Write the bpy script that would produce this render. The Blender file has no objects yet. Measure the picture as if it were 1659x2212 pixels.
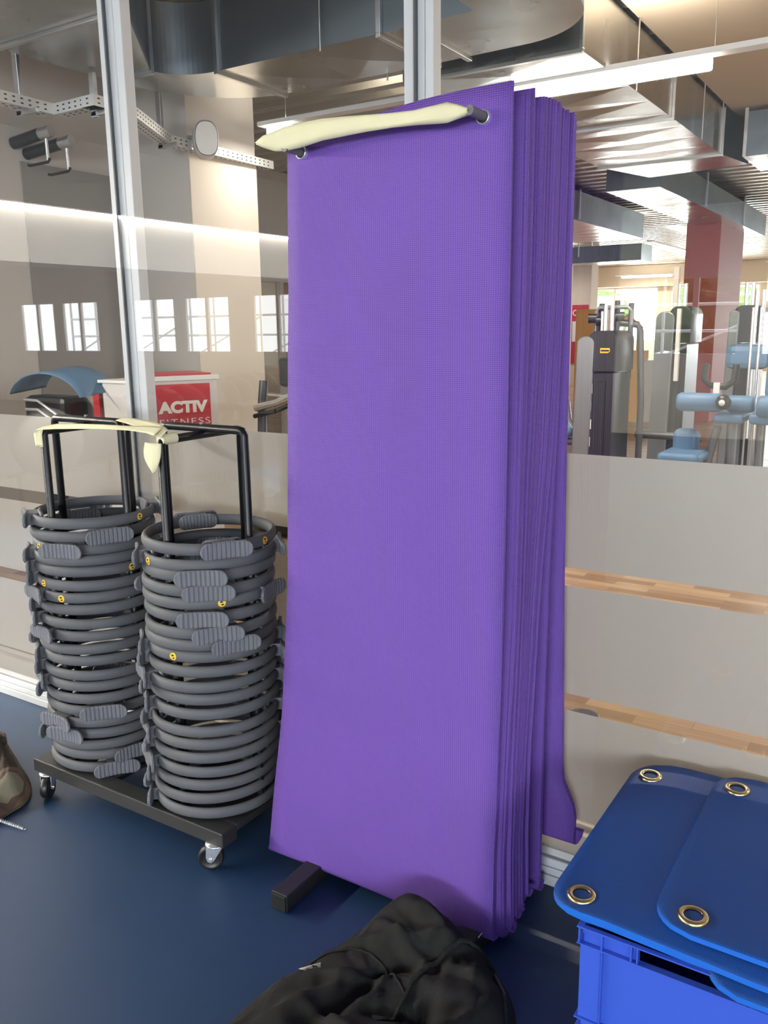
import bpy, math, random
from mathutils import Vector, Matrix, noise
random.seed(7)
SC = bpy.context.scene
COL = SC.collection
PI = math.pi
# ------------------------------------------------------------------ camera
camd = bpy.data.cameras.new('camera'); cam = bpy.data.objects.new('camera', camd); COL.objects.link(cam)
SC.camera = cam
camd.sensor_fit = 'HORIZONTAL'; camd.sensor_width = 36.0; camd.lens = 1850.0/1659.0*36.0
camd.clip_start = 0.02; camd.clip_end = 300
def cam_axes(yaw, pitch, roll):
    cy, sy, cp, sp = math.cos(yaw), math.sin(yaw), math.cos(pitch), math.sin(pitch)
    f = Vector((-sy*cp, cy*cp, -sp)); r = Vector((cy, sy, 0)); d = f.cross(r)
    cr, sr = math.cos(roll), math.sin(roll)
    return cr*r+sr*d, -sr*r+cr*d, f
r_, d_, f_ = cam_axes(math.radians(32.731), math.radians(12.129), math.radians(0.752))
cam.matrix_world = Matrix(((r_.x, -d_.x, -f_.x, 0), (r_.y, -d_.y, -f_.y, 0), (r_.z, -d_.z, -f_.z, 1.5), (0, 0, 0, 1)))
# ------------------------------------------------------------------ world, light, exposure
SC.view_settings.view_transform = 'Standard'; SC.view_settings.look = 'None'
SC.view_settings.exposure = 0.0; SC.view_settings.gamma = 1.0
try: SC.view_settings.use_curve_mapping = False
except Exception: pass
W = bpy.data.worlds.new('overcast_sky'); SC.world = W; W.use_nodes = True
nt = W.node_tree; nt.nodes.clear()
wo = nt.nodes.new('ShaderNodeOutputWorld'); wb = nt.nodes.new('ShaderNodeBackground')
wb.inputs[0].default_value = (0.93, 0.97, 1.0, 1); wb.inputs[1].default_value = 6.0
nt.links.new(wb.outputs[0], wo.inputs[0])
def area(name, loc, rot, sx, sy, power, color):
    l = bpy.data.lights.new(name, 'AREA'); l.shape = 'RECTANGLE'; l.size = sx; l.size_y = sy
    l.energy = power; l.color = color
    o = bpy.data.objects.new(name, l); COL.objects.link(o); o.location = loc; o.rotation_euler = rot
    return o
DAY = (0.90, 0.96, 1.0); WARM = (1.0, 0.93, 0.82)
# daylight entering the studio through its rear windows (wall y=-8) and side windows (wall x=4)
STUDIO_WINS = [-16.6, -15.2, -13.0, -11.6, -9.9, -8.5, -6.2, -4.8, -2.8, -1.4]
area('daylight_rear', (1.75, -8.14, 1.25), (math.radians(90), 0, 0), 4.2, 1.7, 1300, DAY)
area('daylight_side', (4.14, -2.6, 1.1), (0, math.radians(90), 0), 1.7, 6.0, 130, DAY)
# daylight entering the gym through its far windows
area('daylight_gym', (-5.0, 30.3, 1.5), (math.radians(-90), 0, 0), 22, 2.4, 2200, DAY)
# ------------------------------------------------------------------ mesh helpers
class MB:
    def __init__(s): s.v = []; s.f = []; s.sm = []; s.mi = []
    def add(s, vs, fs, smooth=False, mi=0):
        n = len(s.v); s.v += [Vector(v) for v in vs]
        for f in fs: s.f.append([i+n for i in f]); s.sm.append(smooth); s.mi.append(mi)
        return s
    def box(s, x0, x1, y0, y1, z0, z1, mi=0, M=None):
        vs = [Vector(p) for p in ((x0,y0,z0),(x1,y0,z0),(x1,y1,z0),(x0,y1,z0),(x0,y0,z1),(x1,y0,z1),(x1,y1,z1),(x0,y1,z1))]
        if M: vs = [M @ v for v in vs]
        return s.add(vs, [(3,2,1,0),(4,5,6,7),(0,1,5,4),(1,2,6,5),(2,3,7,6),(3,0,4,7)], False, mi)
    def tube(s, pts, r, n=10, closed=False, cap=True, ry=None, up=None, mi=0):
        pts = [Vector(p) for p in pts]; m = len(pts); rings = []
        rr = r if isinstance(r, (list, tuple)) else [r]*m
        last = None
        for i, p in enumerate(pts):
            if closed: t = (pts[(i+1) % m]-pts[i-1])
            else: t = pts[min(i+1, m-1)]-pts[max(i-1, 0)]
            t.normalize()
            u = Vector(up) if up else (last if last is not None else (Vector((0,0,1)) if abs(t.z) < .9 else Vector((1,0,0))))
            a = t.cross(u)
            if a.length < 1e-6: a = t.cross(Vector((0,1,0)))
            a.normalize(); b = a.cross(t).normalized(); last = b
            k = (ry/r if ry and not isinstance(r, (list, tuple)) else 1.0)
            rings.append([p+a*math.cos(2*PI*j/n)*rr[i]+b*math.sin(2*PI*j/n)*rr[i]*k for j in range(n)])
        vs = [v for ring in rings for v in ring]; fs = []
        for i in range(m if closed else m-1):
            i2 = (i+1) % m
            for j in range(n):
                j2 = (j+1) % n
                fs.append((i*n+j2, i*n+j, i2*n+j, i2*n+j2))
        s.add(vs, fs, True, mi)
        if cap and not closed:
            s.add(rings[0], [tuple(range(n))], False, mi); s.add(rings[-1], [tuple(reversed(range(n)))], False, mi)
        return s
    def cyl(s, p0, p1, r, n=16, r2=None, mi=0):
        return s.tube([p0, p1], [r, r2 if r2 is not None else r], n, mi=mi)
    def prism(s, poly, f0, f1, smooth=False, mi=0, mis=None):
        # poly: list of 2d, f0/f1: functions mapping (a,b)->3d for bottom and top
        n = len(poly); vs = [f0(*p) for p in poly]+[f1(*p) for p in poly]
        s.add(vs, [tuple(reversed(range(n)))], False, mi); n0 = len(s.v)-2*n
        k = len(s.f); s.f.append([n0+n+i for i in range(n)]); s.sm.append(False); s.mi.append(mi)
        for i in range(n):
            j = (i+1) % n
            s.f.append([n0+i, n0+j, n0+n+j, n0+n+i]); s.sm.append(smooth); s.mi.append(mi if mis is None else mis)
        return s
    def lathe(s, prof, c=(0,0,0), M=None, n=28, mi=0, smooth=True):
        vs = []; fs = []
        for (r, z) in prof:
            for j in range(n):
                v = Vector((r*math.cos(2*PI*j/n), r*math.sin(2*PI*j/n), z))
                vs.append((M @ v if M else v)+Vector(c))
        for i in range(len(prof)-1):
            for j in range(n):
                j2 = (j+1) % n; fs.append((i*n+j, i*n+j2, (i+1)*n+j2, (i+1)*n+j))
        return s.add(vs, fs, smooth, mi)
    def grid(s, fn, nu, nv, smooth=True, mi=0):
        vs = [fn(i/nu, j/nv) for i in range(nu+1) for j in range(nv+1)]
        fs = [(i*(nv+1)+j, (i+1)*(nv+1)+j, (i+1)*(nv+1)+j+1, i*(nv+1)+j+1) for i in range(nu) for j in range(nv)]
        return s.add(vs, fs, smooth, mi)
    def slab(s, fn, nu, nv, smooth=True, mi=0, mie=None):
        # fn(u,v,side) side 0 / 1 ; closed sheet with edges
        mie = mi if mie is None else mie
        a = [[Vector(fn(i/nu, j/nv, 0)) for j in range(nv+1)] for i in range(nu+1)]
        b = [[Vector(fn(i/nu, j/nv, 1)) for j in range(nv+1)] for i in range(nu+1)]
        vs = [v for r in a for v in r]+[v for r in b for v in r]; o = (nu+1)*(nv+1); w = nv+1
        fs = []
        for i in range(nu):
            for j in range(nv):
                fs.append((i*w+j, (i+1)*w+j, (i+1)*w+j+1, i*w+j+1)); fs.append((o+i*w+j+1, o+(i+1)*w+j+1, o+(i+1)*w+j, o+i*w+j))
        s.add(vs, fs, smooth, mi); base = len(s.v)-2*o
        ed = []
        for i in range(nu): ed += [(i*w, o+i*w, o+(i+1)*w, (i+1)*w), ((i+1)*w+nv, o+(i+1)*w+nv, o+i*w+nv, i*w+nv)]
        for j in range(nv): ed += [(j+1, o+j+1, o+j, j), (nu*w+j, o+nu*w+j, o+nu*w+j+1, nu*w+j+1)]
        for f in ed: s.f.append([k+base for k in f]); s.sm.append(False); s.mi.append(mie)
        return s
    def xf(s, M): s.v = [M @ v for v in s.v]; return s
    def mesh(s, name, mats, off=Vector((0,0,0)), fix=True):
        me = bpy.data.meshes.new(name)
        me.from_pydata([tuple(v-off) for v in s.v], [], s.f)
        for p, a, b in zip(me.polygons, s.sm, s.mi): p.use_smooth = a; p.material_index = b
        for m in (mats if isinstance(mats, (list, tuple)) else [mats]): me.materials.append(m)
        if fix:
            import bmesh
            bm = bmesh.new(); bm.from_mesh(me); bmesh.ops.recalc_face_normals(bm, faces=bm.faces); bm.to_mesh(me); bm.free()
        me.update(); return me
    def obj(s, name, mats, parent=None, bevel=0.0, seg=2, origin=None):
        if parent is not None: off = parent.matrix_world_off
        else:
            xs = [v.x for v in s.v]; ys = [v.y for v in s.v]; zs = [v.z for v in s.v]
            off = Vector(origin) if origin else Vector(((min(xs)+max(xs))/2, (min(ys)+max(ys))/2, min(zs)))
        me = s.mesh(name, mats, off); o = bpy.data.objects.new(name, me); COL.objects.link(o)
        if parent is not None: o.parent = parent.ob
        else: o.location = off
        if bevel > 0:
            m = o.modifiers.new('bevel', 'BEVEL'); m.width = bevel; m.segments = seg; m.limit_method = 'ANGLE'; m.angle_limit = math.radians(40)
            m.harden_normals = False
        return H(o, off)
class H:      # handle: object + world position of its origin, so that parts can be written in world coordinates
    def __init__(s, ob, off): s.ob = ob; s.matrix_world_off = Vector(off)
def tag(h, label=None, cat=None, group=None, kind=None):
    o = h.ob if isinstance(h, H) else h
    if label: o['label'] = label
    if cat: o['category'] = cat
    if group: o['group'] = group
    if kind: o['kind'] = kind
    return h
def thing(name, loc, label, cat, group=None):
    o = bpy.data.objects.new(name, None); COL.objects.link(o); o.location = loc; o.empty_display_size = .1
    return tag(H(o, loc), label, cat, group)
def struct(h): tag(h, kind='structure'); return h
# ------------------------------------------------------------------ materials
def newmat(name):
    m = bpy.data.materials.new(name); m.use_nodes = True; n = m.node_tree.nodes; return m, n, m.node_tree.links, n['Principled BSDF']
def M_(name, c, rough=.5, metal=0, spec=.5, nscale=0, nvar=0, bscale=0, bstr=0, bdist=.002, emis=None, es=0, sheen=0):
    m, n, L, p = newmat(name)
    p.inputs['Base Color'].default_value = (*c, 1); p.inputs['Roughness'].default_value = rough; p.inputs['Metallic'].default_value = metal
    p.inputs['Specular IOR Level'].default_value = spec
    if sheen: p.inputs['Sheen Weight'].default_value = sheen
    tc = n.new('ShaderNodeTexCoord')
    if nvar:
        t = n.new('ShaderNodeTexNoise'); t.inputs['Scale'].default_value = nscale; t.inputs['Detail'].default_value = 3
        L.new(tc.outputs['Object'], t.inputs['Vector'])
        r = n.new('ShaderNodeMapRange'); r.inputs[3].default_value = 1-nvar; r.inputs[4].default_value = 1+nvar
        L.new(t.outputs['Fac'], r.inputs[0])
        mx = n.new('ShaderNodeVectorMath'); mx.operation = 'SCALE'; mx.inputs[0].default_value = c
        L.new(r.outputs[0], mx.inputs['Scale']); L.new(mx.outputs[0], p.inputs['Base Color'])
    if bstr:
        t = n.new('ShaderNodeTexNoise'); t.inputs['Scale'].default_value = bscale; t.inputs['Detail'].default_value = 4
        L.new(tc.outputs['Object'], t.inputs['Vector'])
        b = n.new('ShaderNodeBump'); b.inputs['Strength'].default_value = bstr; b.inputs['Distance'].default_value = bdist
        L.new(t.outputs['Fac'], b.inputs['Height']); L.new(b.outputs[0], p.inputs['Normal'])
    if emis:
        p.inputs['Emission Color'].default_value = (*emis, 1); p.inputs['Emission Strength'].default_value = es
    return m
def weave(name, c, rough, ax, pitch, strength, cvar=.25, dist=.001, nvar=.06):
    # fine grid of ribs, sin*sin along two object axes: bump plus groove shading painted into the foam colour
    m, n, L, p = newmat(name); p.inputs['Roughness'].default_value = rough; p.inputs['Specular IOR Level'].default_value = .25
    tc = n.new('ShaderNodeTexCoord'); sp = n.new('ShaderNodeSeparateXYZ'); L.new(tc.outputs['Object'], sp.inputs[0])
    def sn(o, pt):
        a = n.new('ShaderNodeMath'); a.operation = 'MULTIPLY'; a.inputs[1].default_value = 2*PI/pt; L.new(o, a.inputs[0])
        b = n.new('ShaderNodeMath'); b.operation = 'SINE'; L.new(a.outputs[0], b.inputs[0]); return b.outputs[0]
    a = sn(sp.outputs[ax[0]], pitch); b = sn(sp.outputs[ax[1]], pitch*.8)
    mn = n.new('ShaderNodeMath'); mn.operation = 'ADD'; L.new(a, mn.inputs[0]); L.new(b, mn.inputs[1])
    r = n.new('ShaderNodeMapRange'); r.inputs[1].default_value = -2; r.inputs[2].default_value = 2; L.new(mn.outputs[0], r.inputs[0])
    bp = n.new('ShaderNodeBump'); bp.inputs['Strength'].default_value = strength; bp.inputs['Distance'].default_value = dist
    L.new(r.outputs[0], bp.inputs['Height']); L.new(bp.outputs[0], p.inputs['Normal'])
    t = n.new('ShaderNodeTexNoise'); t.inputs['Scale'].default_value = 5; L.new(tc.outputs['Object'], t.inputs['Vector'])
    q = n.new('ShaderNodeMapRange'); q.inputs[3].default_value = 1-cvar; q.inputs[4].default_value = 1+cvar*.5; L.new(r.outputs[0], q.inputs[0])
    q2 = n.new('ShaderNodeMapRange'); q2.inputs[3].default_value = 1-nvar; q2.inputs[4].default_value = 1+nvar; L.new(t.outputs['Fac'], q2.inputs[0])
    mm = n.new('ShaderNodeMath'); mm.operation = 'MULTIPLY'; L.new(q.outputs[0], mm.inputs[0]); L.new(q2.outputs[0], mm.inputs[1])
    s = n.new('ShaderNodeVectorMath'); s.operation = 'SCALE'; s.inputs[0].default_value = c; L.new(mm.outputs[0], s.inputs['Scale']); L.new(s.outputs[0], p.inputs['Base Color'])
    return m
def glassmat(name, f0=.05, tint=(1,1,1)):
    m = bpy.data.materials.new(name); m.use_nodes = True; n = m.node_tree.nodes; L = m.node_tree.links; n.clear()
    o = n.new('ShaderNodeOutputMaterial'); t = n.new('ShaderNodeBsdfTransparent'); g = n.new('ShaderNodeBsdfGlossy'); x = n.new('ShaderNodeMixShader')
    t.inputs[0].default_value = (*tint, 1); g.inputs['Roughness'].default_value = 0.0; g.inputs[0].default_value = (1,1,1,1)
    ge = n.new('ShaderNodeNewGeometry'); d = n.new('ShaderNodeVectorMath'); d.operation = 'DOT_PRODUCT'
    L.new(ge.outputs['Normal'], d.inputs[0]); L.new(ge.outputs['Incoming'], d.inputs[1])
    a = n.new('ShaderNodeMath'); a.operation = 'ABSOLUTE'; L.new(d.outputs['Value'], a.inputs[0])
    s = n.new('ShaderNodeMath'); s.operation = 'SUBTRACT'; s.inputs[0].default_value = 1; L.new(a.outputs[0], s.inputs[1])
    p = n.new('ShaderNodeMath'); p.operation = 'POWER'; p.inputs[1].default_value = 4.2; L.new(s.outputs[0], p.inputs[0])
    k = n.new('ShaderNodeMath'); k.operation = 'MULTIPLY_ADD'; k.inputs[1].default_value = 1-f0; k.inputs[2].default_value = f0; L.new(p.outputs[0], k.inputs[0])
    L.new(k.outputs[0], x.inputs[0]); L.new(t.outputs[0], x.inputs[1]); L.new(g.outputs[0], x.inputs[2]); L.new(x.outputs[0], o.inputs[0])
    return m
def filmmat(name):
    m = bpy.data.materials.new(name); m.use_nodes = True; n = m.node_tree.nodes; L = m.node_tree.links; n.clear()
    o = n.new('ShaderNodeOutputMaterial'); d = n.new('ShaderNodeBsdfDiffuse'); t = n.new('ShaderNodeBsdfTranslucent'); g = n.new('ShaderNodeBsdfGlossy')
    d.inputs[0].default_value = (.57, .545, .50, 1); t.inputs[0].default_value = (.80, .76, .69, 1); g.inputs['Roughness'].default_value = .35
    x = n.new('ShaderNodeMixShader'); x.inputs[0].default_value = .5; y = n.new('ShaderNodeMixShader'); y.inputs[0].default_value = .06
    L.new(d.outputs[0], x.inputs[1]); L.new(t.outputs[0], x.inputs[2]); L.new(x.outputs[0], y.inputs[1]); L.new(g.outputs[0], y.inputs[2]); L.new(y.outputs[0], o.inputs[0])
    return m
def parquet(name):
    m, n, L, p = newmat(name); p.inputs['Roughness'].default_value = .32
    tc = n.new('ShaderNodeTexCoord'); b = n.new('ShaderNodeTexBrick'); L.new(tc.outputs['Object'], b.inputs['Vector'])
    b.inputs['Scale'].default_value = 1; b.inputs['Brick Width'].default_value = .42; b.inputs['Row Height'].default_value = .07
    b.inputs['Mortar Size'].default_value = .0008; b.inputs['Color1'].default_value = (.60, .41, .24, 1); b.inputs['Color2'].default_value = (.32, .19, .10, 1); b.inputs['Mortar'].default_value = (.25, .14, .07, 1)
    mp = n.new('ShaderNodeMapping'); mp.inputs['Scale'].default_value = (3, 40, 1); L.new(tc.outputs['Object'], mp.inputs[0])
    t = n.new('ShaderNodeTexNoise'); t.inputs['Scale'].default_value = 1.5; t.inputs['Detail'].default_value = 5; L.new(mp.outputs[0], t.inputs['Vector'])
    r = n.new('ShaderNodeMapRange'); r.inputs[3].default_value = .72; r.inputs[4].default_value = 1.28; L.new(t.outputs['Fac'], r.inputs[0])
    s = n.new('ShaderNodeVectorMath'); s.operation = 'SCALE'; L.new(b.outputs['Color'], s.inputs[0]); L.new(r.outputs[0], s.inputs['Scale']); L.new(s.outputs[0], p.inputs['Base Color'])
    return m
def stretchmetal(name, c, rough, sc, bstr=.25):
    m, n, L, p = newmat(name); p.inputs['Metallic'].default_value = 1; p.inputs['Roughness'].default_value = rough; p.inputs['Base Color'].default_value = (*c, 1)
    tc = n.new('ShaderNodeTexCoord'); mp = n.new('ShaderNodeMapping'); mp.inputs['Scale'].default_value = sc; L.new(tc.outputs['Object'], mp.inputs[0])
    t = n.new('ShaderNodeTexNoise'); t.inputs['Scale'].default_value = 1; t.inputs['Detail'].default_value = 3; L.new(mp.outputs[0], t.inputs['Vector'])
    b = n.new('ShaderNodeBump'); b.inputs['Strength'].default_value = bstr; b.inputs['Distance'].default_value = .02; L.new(t.outputs['Fac'], b.inputs['Height']); L.new(b.outputs[0], p.inputs['Normal'])
    r = n.new('ShaderNodeMapRange'); r.inputs[3].default_value = rough*.7; r.inputs[4].default_value = rough*1.4; L.new(t.outputs['Fac'], r.inputs[0]); L.new(r.outputs[0], p.inputs['Roughness'])
    return m
MAT = dict(
    floor=M_('blue_vinyl', (.014, .040, .098), .46, spec=.42, nscale=2.5, nvar=.12, bscale=500, bstr=.08, bdist=.0004),
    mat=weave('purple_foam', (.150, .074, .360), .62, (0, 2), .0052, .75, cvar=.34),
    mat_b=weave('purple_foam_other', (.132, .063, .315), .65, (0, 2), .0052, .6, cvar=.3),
    blue_top=weave('blue_foam_face', (.008, .052, .235), .5, (0, 1), .005, .35, cvar=.14, dist=.0006),
    blue_edge=M_('blue_foam_edge', (.004, .105, .50), .5, bscale=90, bstr=.2),
    crate=M_('blue_plastic', (.034, .086, .50), .38, nscale=3, nvar=.05, bscale=300, bstr=.05),
    rubber=M_('grey_rubber', (.098, .102, .112), .62, spec=.35, nscale=14, nvar=.10, bscale=350, bstr=.12, bdist=.0006),
    pad=M_('grey_pad_foam', (.150, .155, .175), .62, spec=.35, nscale=20, nvar=.08),
    blackmetal=M_('black_powder_metal', (.006, .0065, .009), .36, spec=.4, bscale=300, bstr=.08, bdist=.0004),
    blacksatin=M_('black_satin_board', (.020, .020, .021), .5, nscale=8, nvar=.2, bscale=200, bstr=.08),
    darksteel=M_('dark_steel_rod', (.16, .155, .15), .45, metal=.3),
    chrome=M_('chrome', (.85, .86, .88), .24, metal=.85),
    brass=M_('brass', (.55, .43, .22), .24, metal=1),
    rubberwheel=M_('black_wheel', (.010, .010, .011), .4),
    tape=M_('masking_tape', (.66, .62, .40), .75, nscale=25, nvar=.06, bscale=90, bstr=.25),
    cloth=M_('black_cloth', (.0075, .0078, .0078), .85, spec=.25, nscale=6, nvar=.25, bscale=500, bstr=.3, bdist=.001),
    cloth2=M_('black_lining', (.012, .012, .013), .85, spec=.2, bscale=500, bstr=.25, bdist=.001),
    alu=M_('white_aluminium', (.62, .64, .66), .42, spec=.5, nscale=3, nvar=.03),
    white=M_('white_coat', (.76, .75, .72), .5, nscale=2, nvar=.03),
    seal=M_('dark_seal', (.05, .055, .06), .6),
    greyceil=M_('grey_studio_ceiling', (.20, .20, .20), .85, nscale=3, nvar=.03),
    greywall=M_('grey_plaster', (.52, .49, .45), .85, nscale=3, nvar=.03, bscale=60, bstr=.05),
    darkwall=M_('dark_grey_plaster', (.27, .255, .24), .85, nscale=3, nvar=.04),
    creamwall=M_('cream_plaster', (.66, .60, .51), .85, nscale=3, nvar=.03),
    creamceil=M_('cream_ceiling', (.60, .51, .39), .8, nscale=2, nvar=.03),
    redpaint=M_('red_paint', (.42, .022, .030), .6, nscale=3, nvar=.05),
    yellow=M_('yellow_panel', (.85, .44, .05), .6, nscale=3, nvar=.05),
    orange=M_('orange_plastic', (.90, .38, .02), .4),
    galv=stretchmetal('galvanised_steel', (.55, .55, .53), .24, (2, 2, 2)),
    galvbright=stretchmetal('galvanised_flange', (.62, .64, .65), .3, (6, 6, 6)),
    galvdark=stretchmetal('galvanised_shaded_side', (.17, .205, .235), .42, (1.5, 1.5, 4)),  # darker copy of the duct steel, shade of the side faces in its colour
    deck=stretchmetal('corrugated_deck', (.62, .58, .50), .28, (.7, 9, 3), .3),
    traymetal=M_('zinc_tray', (.72, .73, .71), .35, metal=.5),
    hole=M_('dark_hole', (.03, .03, .03), .9),
    lampwhite=M_('lamp_housing', (.66, .67, .68), .4),
    lamp=M_('lamp_diffuser', (1, 1, 1), .5, emis=(1.0, .93, .80), es=14),
    panel=M_('panel_diffuser', (1, 1, 1), .5, emis=(1.0, .96, .90), es=16),
    led=M_('led_strip', (1, 1, 1), .5, emis=(1.0, .93, .80), es=700),
    speaker=M_('speaker_shell', (.62, .58, .56), .5),
    black=M_('black_plastic', (.012, .012, .013), .35),
    greymachine=M_('silver_grey_shell', (.22, .23, .24), .3, metal=.3),
    darkgrey=M_('dark_grey_tube', (.10, .10, .11), .4, metal=.4),
    bluepad=M_('steel_blue_upholstery', (.10, .20, .33), .5, nscale=10, nvar=.06),
    signred=M_('sign_red', (.50, .018, .030), .4),
    signwhite=M_('sign_white', (.85, .83, .80), .5),
    sticker=M_('sticker_yellow', (.85, .52, .03), .4),
    paper=M_('white_paper', (.78, .78, .78), .7),
    cardboard=M_('white_board', (.66, .65, .64), .6),
    leaf=M_('leaves', (.16, .30, .04), .8, nscale=4, nvar=.5, bscale=8, bstr=.8, bdist=.1),
    leafdark=M_('dark_leaves', (.07, .10, .04), .8, nscale=4, nvar=.5, bscale=8, bstr=.8, bdist=.1),
    bark=M_('bark', (.10, .07, .05), .9, bscale=20, bstr=.5),
    ballgrey=M_('grey_ball', (.14, .14, .15), .45),
    grass=M_('grass_ground', (.15, .25, .06), .95, nscale=1, nvar=.3),
    stone=M_('pale_render', (.75, .73, .70), .9, nscale=2, nvar=.05),
    glass=glassmat('clear_glass', .08), film=filmmat('frosted_film'), gymfloor=parquet('oak_parquet'),
)
# camouflage cloth
m, n, L, p = newmat('camouflage_cloth'); p.inputs['Roughness'].default_value = .9
tc = n.new('ShaderNodeTexCoord'); t = n.new('ShaderNodeTexNoise'); t.inputs['Scale'].default_value = 7; t.inputs['Detail'].default_value = 1.5; L.new(tc.outputs['Object'], t.inputs['Vector'])
cr = n.new('ShaderNodeValToRGB'); cr.color_ramp.interpolation = 'CONSTANT'
for pos, c in ((0, (.035, .025, .018)), (.40, (.125, .082, .058)), (.50, (.085, .052, .036)), (.57, (.175, .155, .11))):
    e = cr.color_ramp.elements.new(pos) if pos not in (0,) else cr.color_ramp.elements[0]
    e.position = pos; e.color = (*c, 1)
cr.color_ramp.elements.remove(cr.color_ramp.elements[-1])
L.new(t.outputs['Fac'], cr.inputs[0]); L.new(cr.outputs[0], p.inputs['Base Color'])
t2 = n.new('ShaderNodeTexNoise'); t2.inputs['Scale'].default_value = 400; L.new(tc.outputs['Object'], t2.inputs['Vector'])
b = n.new('ShaderNodeBump'); b.inputs['Strength'].default_value = .3; b.inputs['Distance'].default_value = .001; L.new(t2.outputs['Fac'], b.inputs['Height']); L.new(b.outputs[0], p.inputs['Normal'])
MAT['camo'] = m
# ================================================================== SETTING
def wallbox(name, x0, x1, y0, y1, z0, z1, mat): return struct(MB().box(x0, x1, y0, y1, z0, z1).obj(name, MAT[mat]))
# --- studio (camera side)
wallbox('floor', -18, 4.1, -8, 2.05, -.2, 0, 'floor')
wallbox('ceiling', -18, 4.1, -8, 1.98, 3.0, 3.2, 'greyceil')
def window_wall(name, axis, plane, thick, a0, a1, z0, z1, wins, sill, head, mat):
    # wall with rectangular openings, one mesh
    mb = MB()
    def bx(p0, p1, q0, q1):
        if p1-p0 < 1e-4: return
        if axis == 'x': mb.box(p0, p1, plane, plane+thick, q0, q1)
        else: mb.box(plane, plane+thick, p0, p1, q0, q1)
    bx(a0, a1, z0, sill); bx(a0, a1, head, z1); cur = a0
    for (w0, w1) in wins: bx(cur, w0, sill, head); cur = w1
    bx(cur, a1, sill, head)
    return struct(mb.obj(name, MAT[mat]))
def window_unit(name, axis, plane, w0, w1, sill, head, split=True, depth=.06, fm='white'):
    h = MB(); c = plane
    def bx(m, p0, p1, q0, q1, d0=0.0, d1=None):
        d1 = depth if d1 is None else d1
        if axis == 'x': m.box(p0, p1, c+d0, c+d1, q0, q1)
        else: m.box(c+d0, c+d1, p0, p1, q0, q1)
    t = .06
    bx(h, w0, w1, sill, sill+t); bx(h, w0, w1, head-t, head); bx(h, w0, w0+t, sill+t, head-t); bx(h, w1-t, w1, sill+t, head-t)
    if split: mid = (w0+w1)/2; bx(h, mid-.035, mid+.035, sill+t, head-t)
    o = struct(h.obj(name, MAT[fm]))
    g = MB(); bx(g, w0+t, w1-t, sill+t, head-t, depth*.4, depth*.5)
    g.obj('window_pane', MAT['glass'], o)
    return o
wins = [(x-.6, x+.6) for x in STUDIO_WINS]+[(-.4, 3.9)]
window_wall('wall_rear', 'x', -8.1, .1, -18, 4.1, 0, 3.2, wins, 1.05, 2.15, 'white')
wn = 4
for (a, b) in wins:
    window_unit('window_%d' % wn, 'x', -8.08, a, b, 1.05, 2.15, True); wn += 1
window_wall('wall_right', 'y', 4.0, .1, -8, 2, 0, 3.2, [(-5.4, .2)], .9, 2.35, 'white')
window_unit('window_%d' % wn, 'y', 4.02, -5.4, .2, .9, 2.35, True); wn += 1
wallbox('wall_left', -18.1, -18, -8, 2, 0, 3.2, 'white')
# hanging bulkhead with a led strip under its edge, over the left part of the studio
struct(MB().box(-6.5, -5.98, -6.0, 1.95, 2.47, 3.0).obj('trim_14', MAT['greyceil']))
bk = struct(MB().box(-6.5, -6.10, -6.0, 1.95, 2.04, 2.47).obj('trim_1', MAT['white']))
MB().box(-6.09, -6.05, -6.0, 1.95, 2.452, 2.469).obj('led_strip', MAT['led'], bk)
# --- glass partition at y=2
GX = [-5.6, -2.30, -1.177, -.05, 1.1, 2.3, 3.5]
BANDS = [(.9015, 1.192), (.5616, .853), (.21, .515), (.10, .165)]
wi = 1
for a, b in zip(GX[:-1], GX[1:]):
    g = struct(MB().box(a+.002, b-.002, 2.0, 2.008, .0765, 3.2).obj('window_%d' % (wi if wi <= 3 else wn), MAT['glass']))
    if wi > 3: wn += 1
    for z0, z1 in BANDS:
        MB().box(a+.002, b-.002, 2.0085, 2.0095, z0, z1).obj('frosted_band', MAT['film'], g)
    wi += 1
sl = MB()
for x in GX[1:-1]: sl.box(x-.003, x+.003, 1.999, 2.010, .0765, 3.2)
struct(sl.obj('trim_2', MAT['seal']))
for i, x in enumerate(GX[1:-1]):
    w_ = .066 if i == 0 else .046
    mb = MB(); mb.box(x-.039, x-.012, 2.012, 2.052, .11, 3.2); mb.box(x-.012, x+w_*.45, 2.0125, 2.052, .11, 3.2); mb.box(x+w_*.45+.002, x+w_, 2.012, 2.052, .11, 3.2); mb.box(x-.011, x+w_-.003, 2.031, 2.051, .11, 3.2)
    struct(mb.obj('trim_%d' % (3+i), MAT['alu'], bevel=.002))
fr = MB(); fr.box(-5.6, 4, 1.985, 2.0, 0, .03); fr.box(-5.6, 4, 1.99, 2.0, .031, .052); fr.box(-5.6, 4, 1.993, 2.012, .053, .0765)
struct(fr.obj('baseboard_front', MAT['alu'], bevel=.002))
fs = MB(); fs.box(-5.6, 4, 2.013, 2.12, 0, .112); fs.box(-5.6, 4, 2.1205, 2.135, 0, .125)
struct(fs.obj('baseboard_gym', MAT['white'], bevel=.003))
# --- gym shell
wallbox('floor_gym', -24, 8, 2.136, 30.2, -.2, 0, 'gymfloor')
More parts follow.
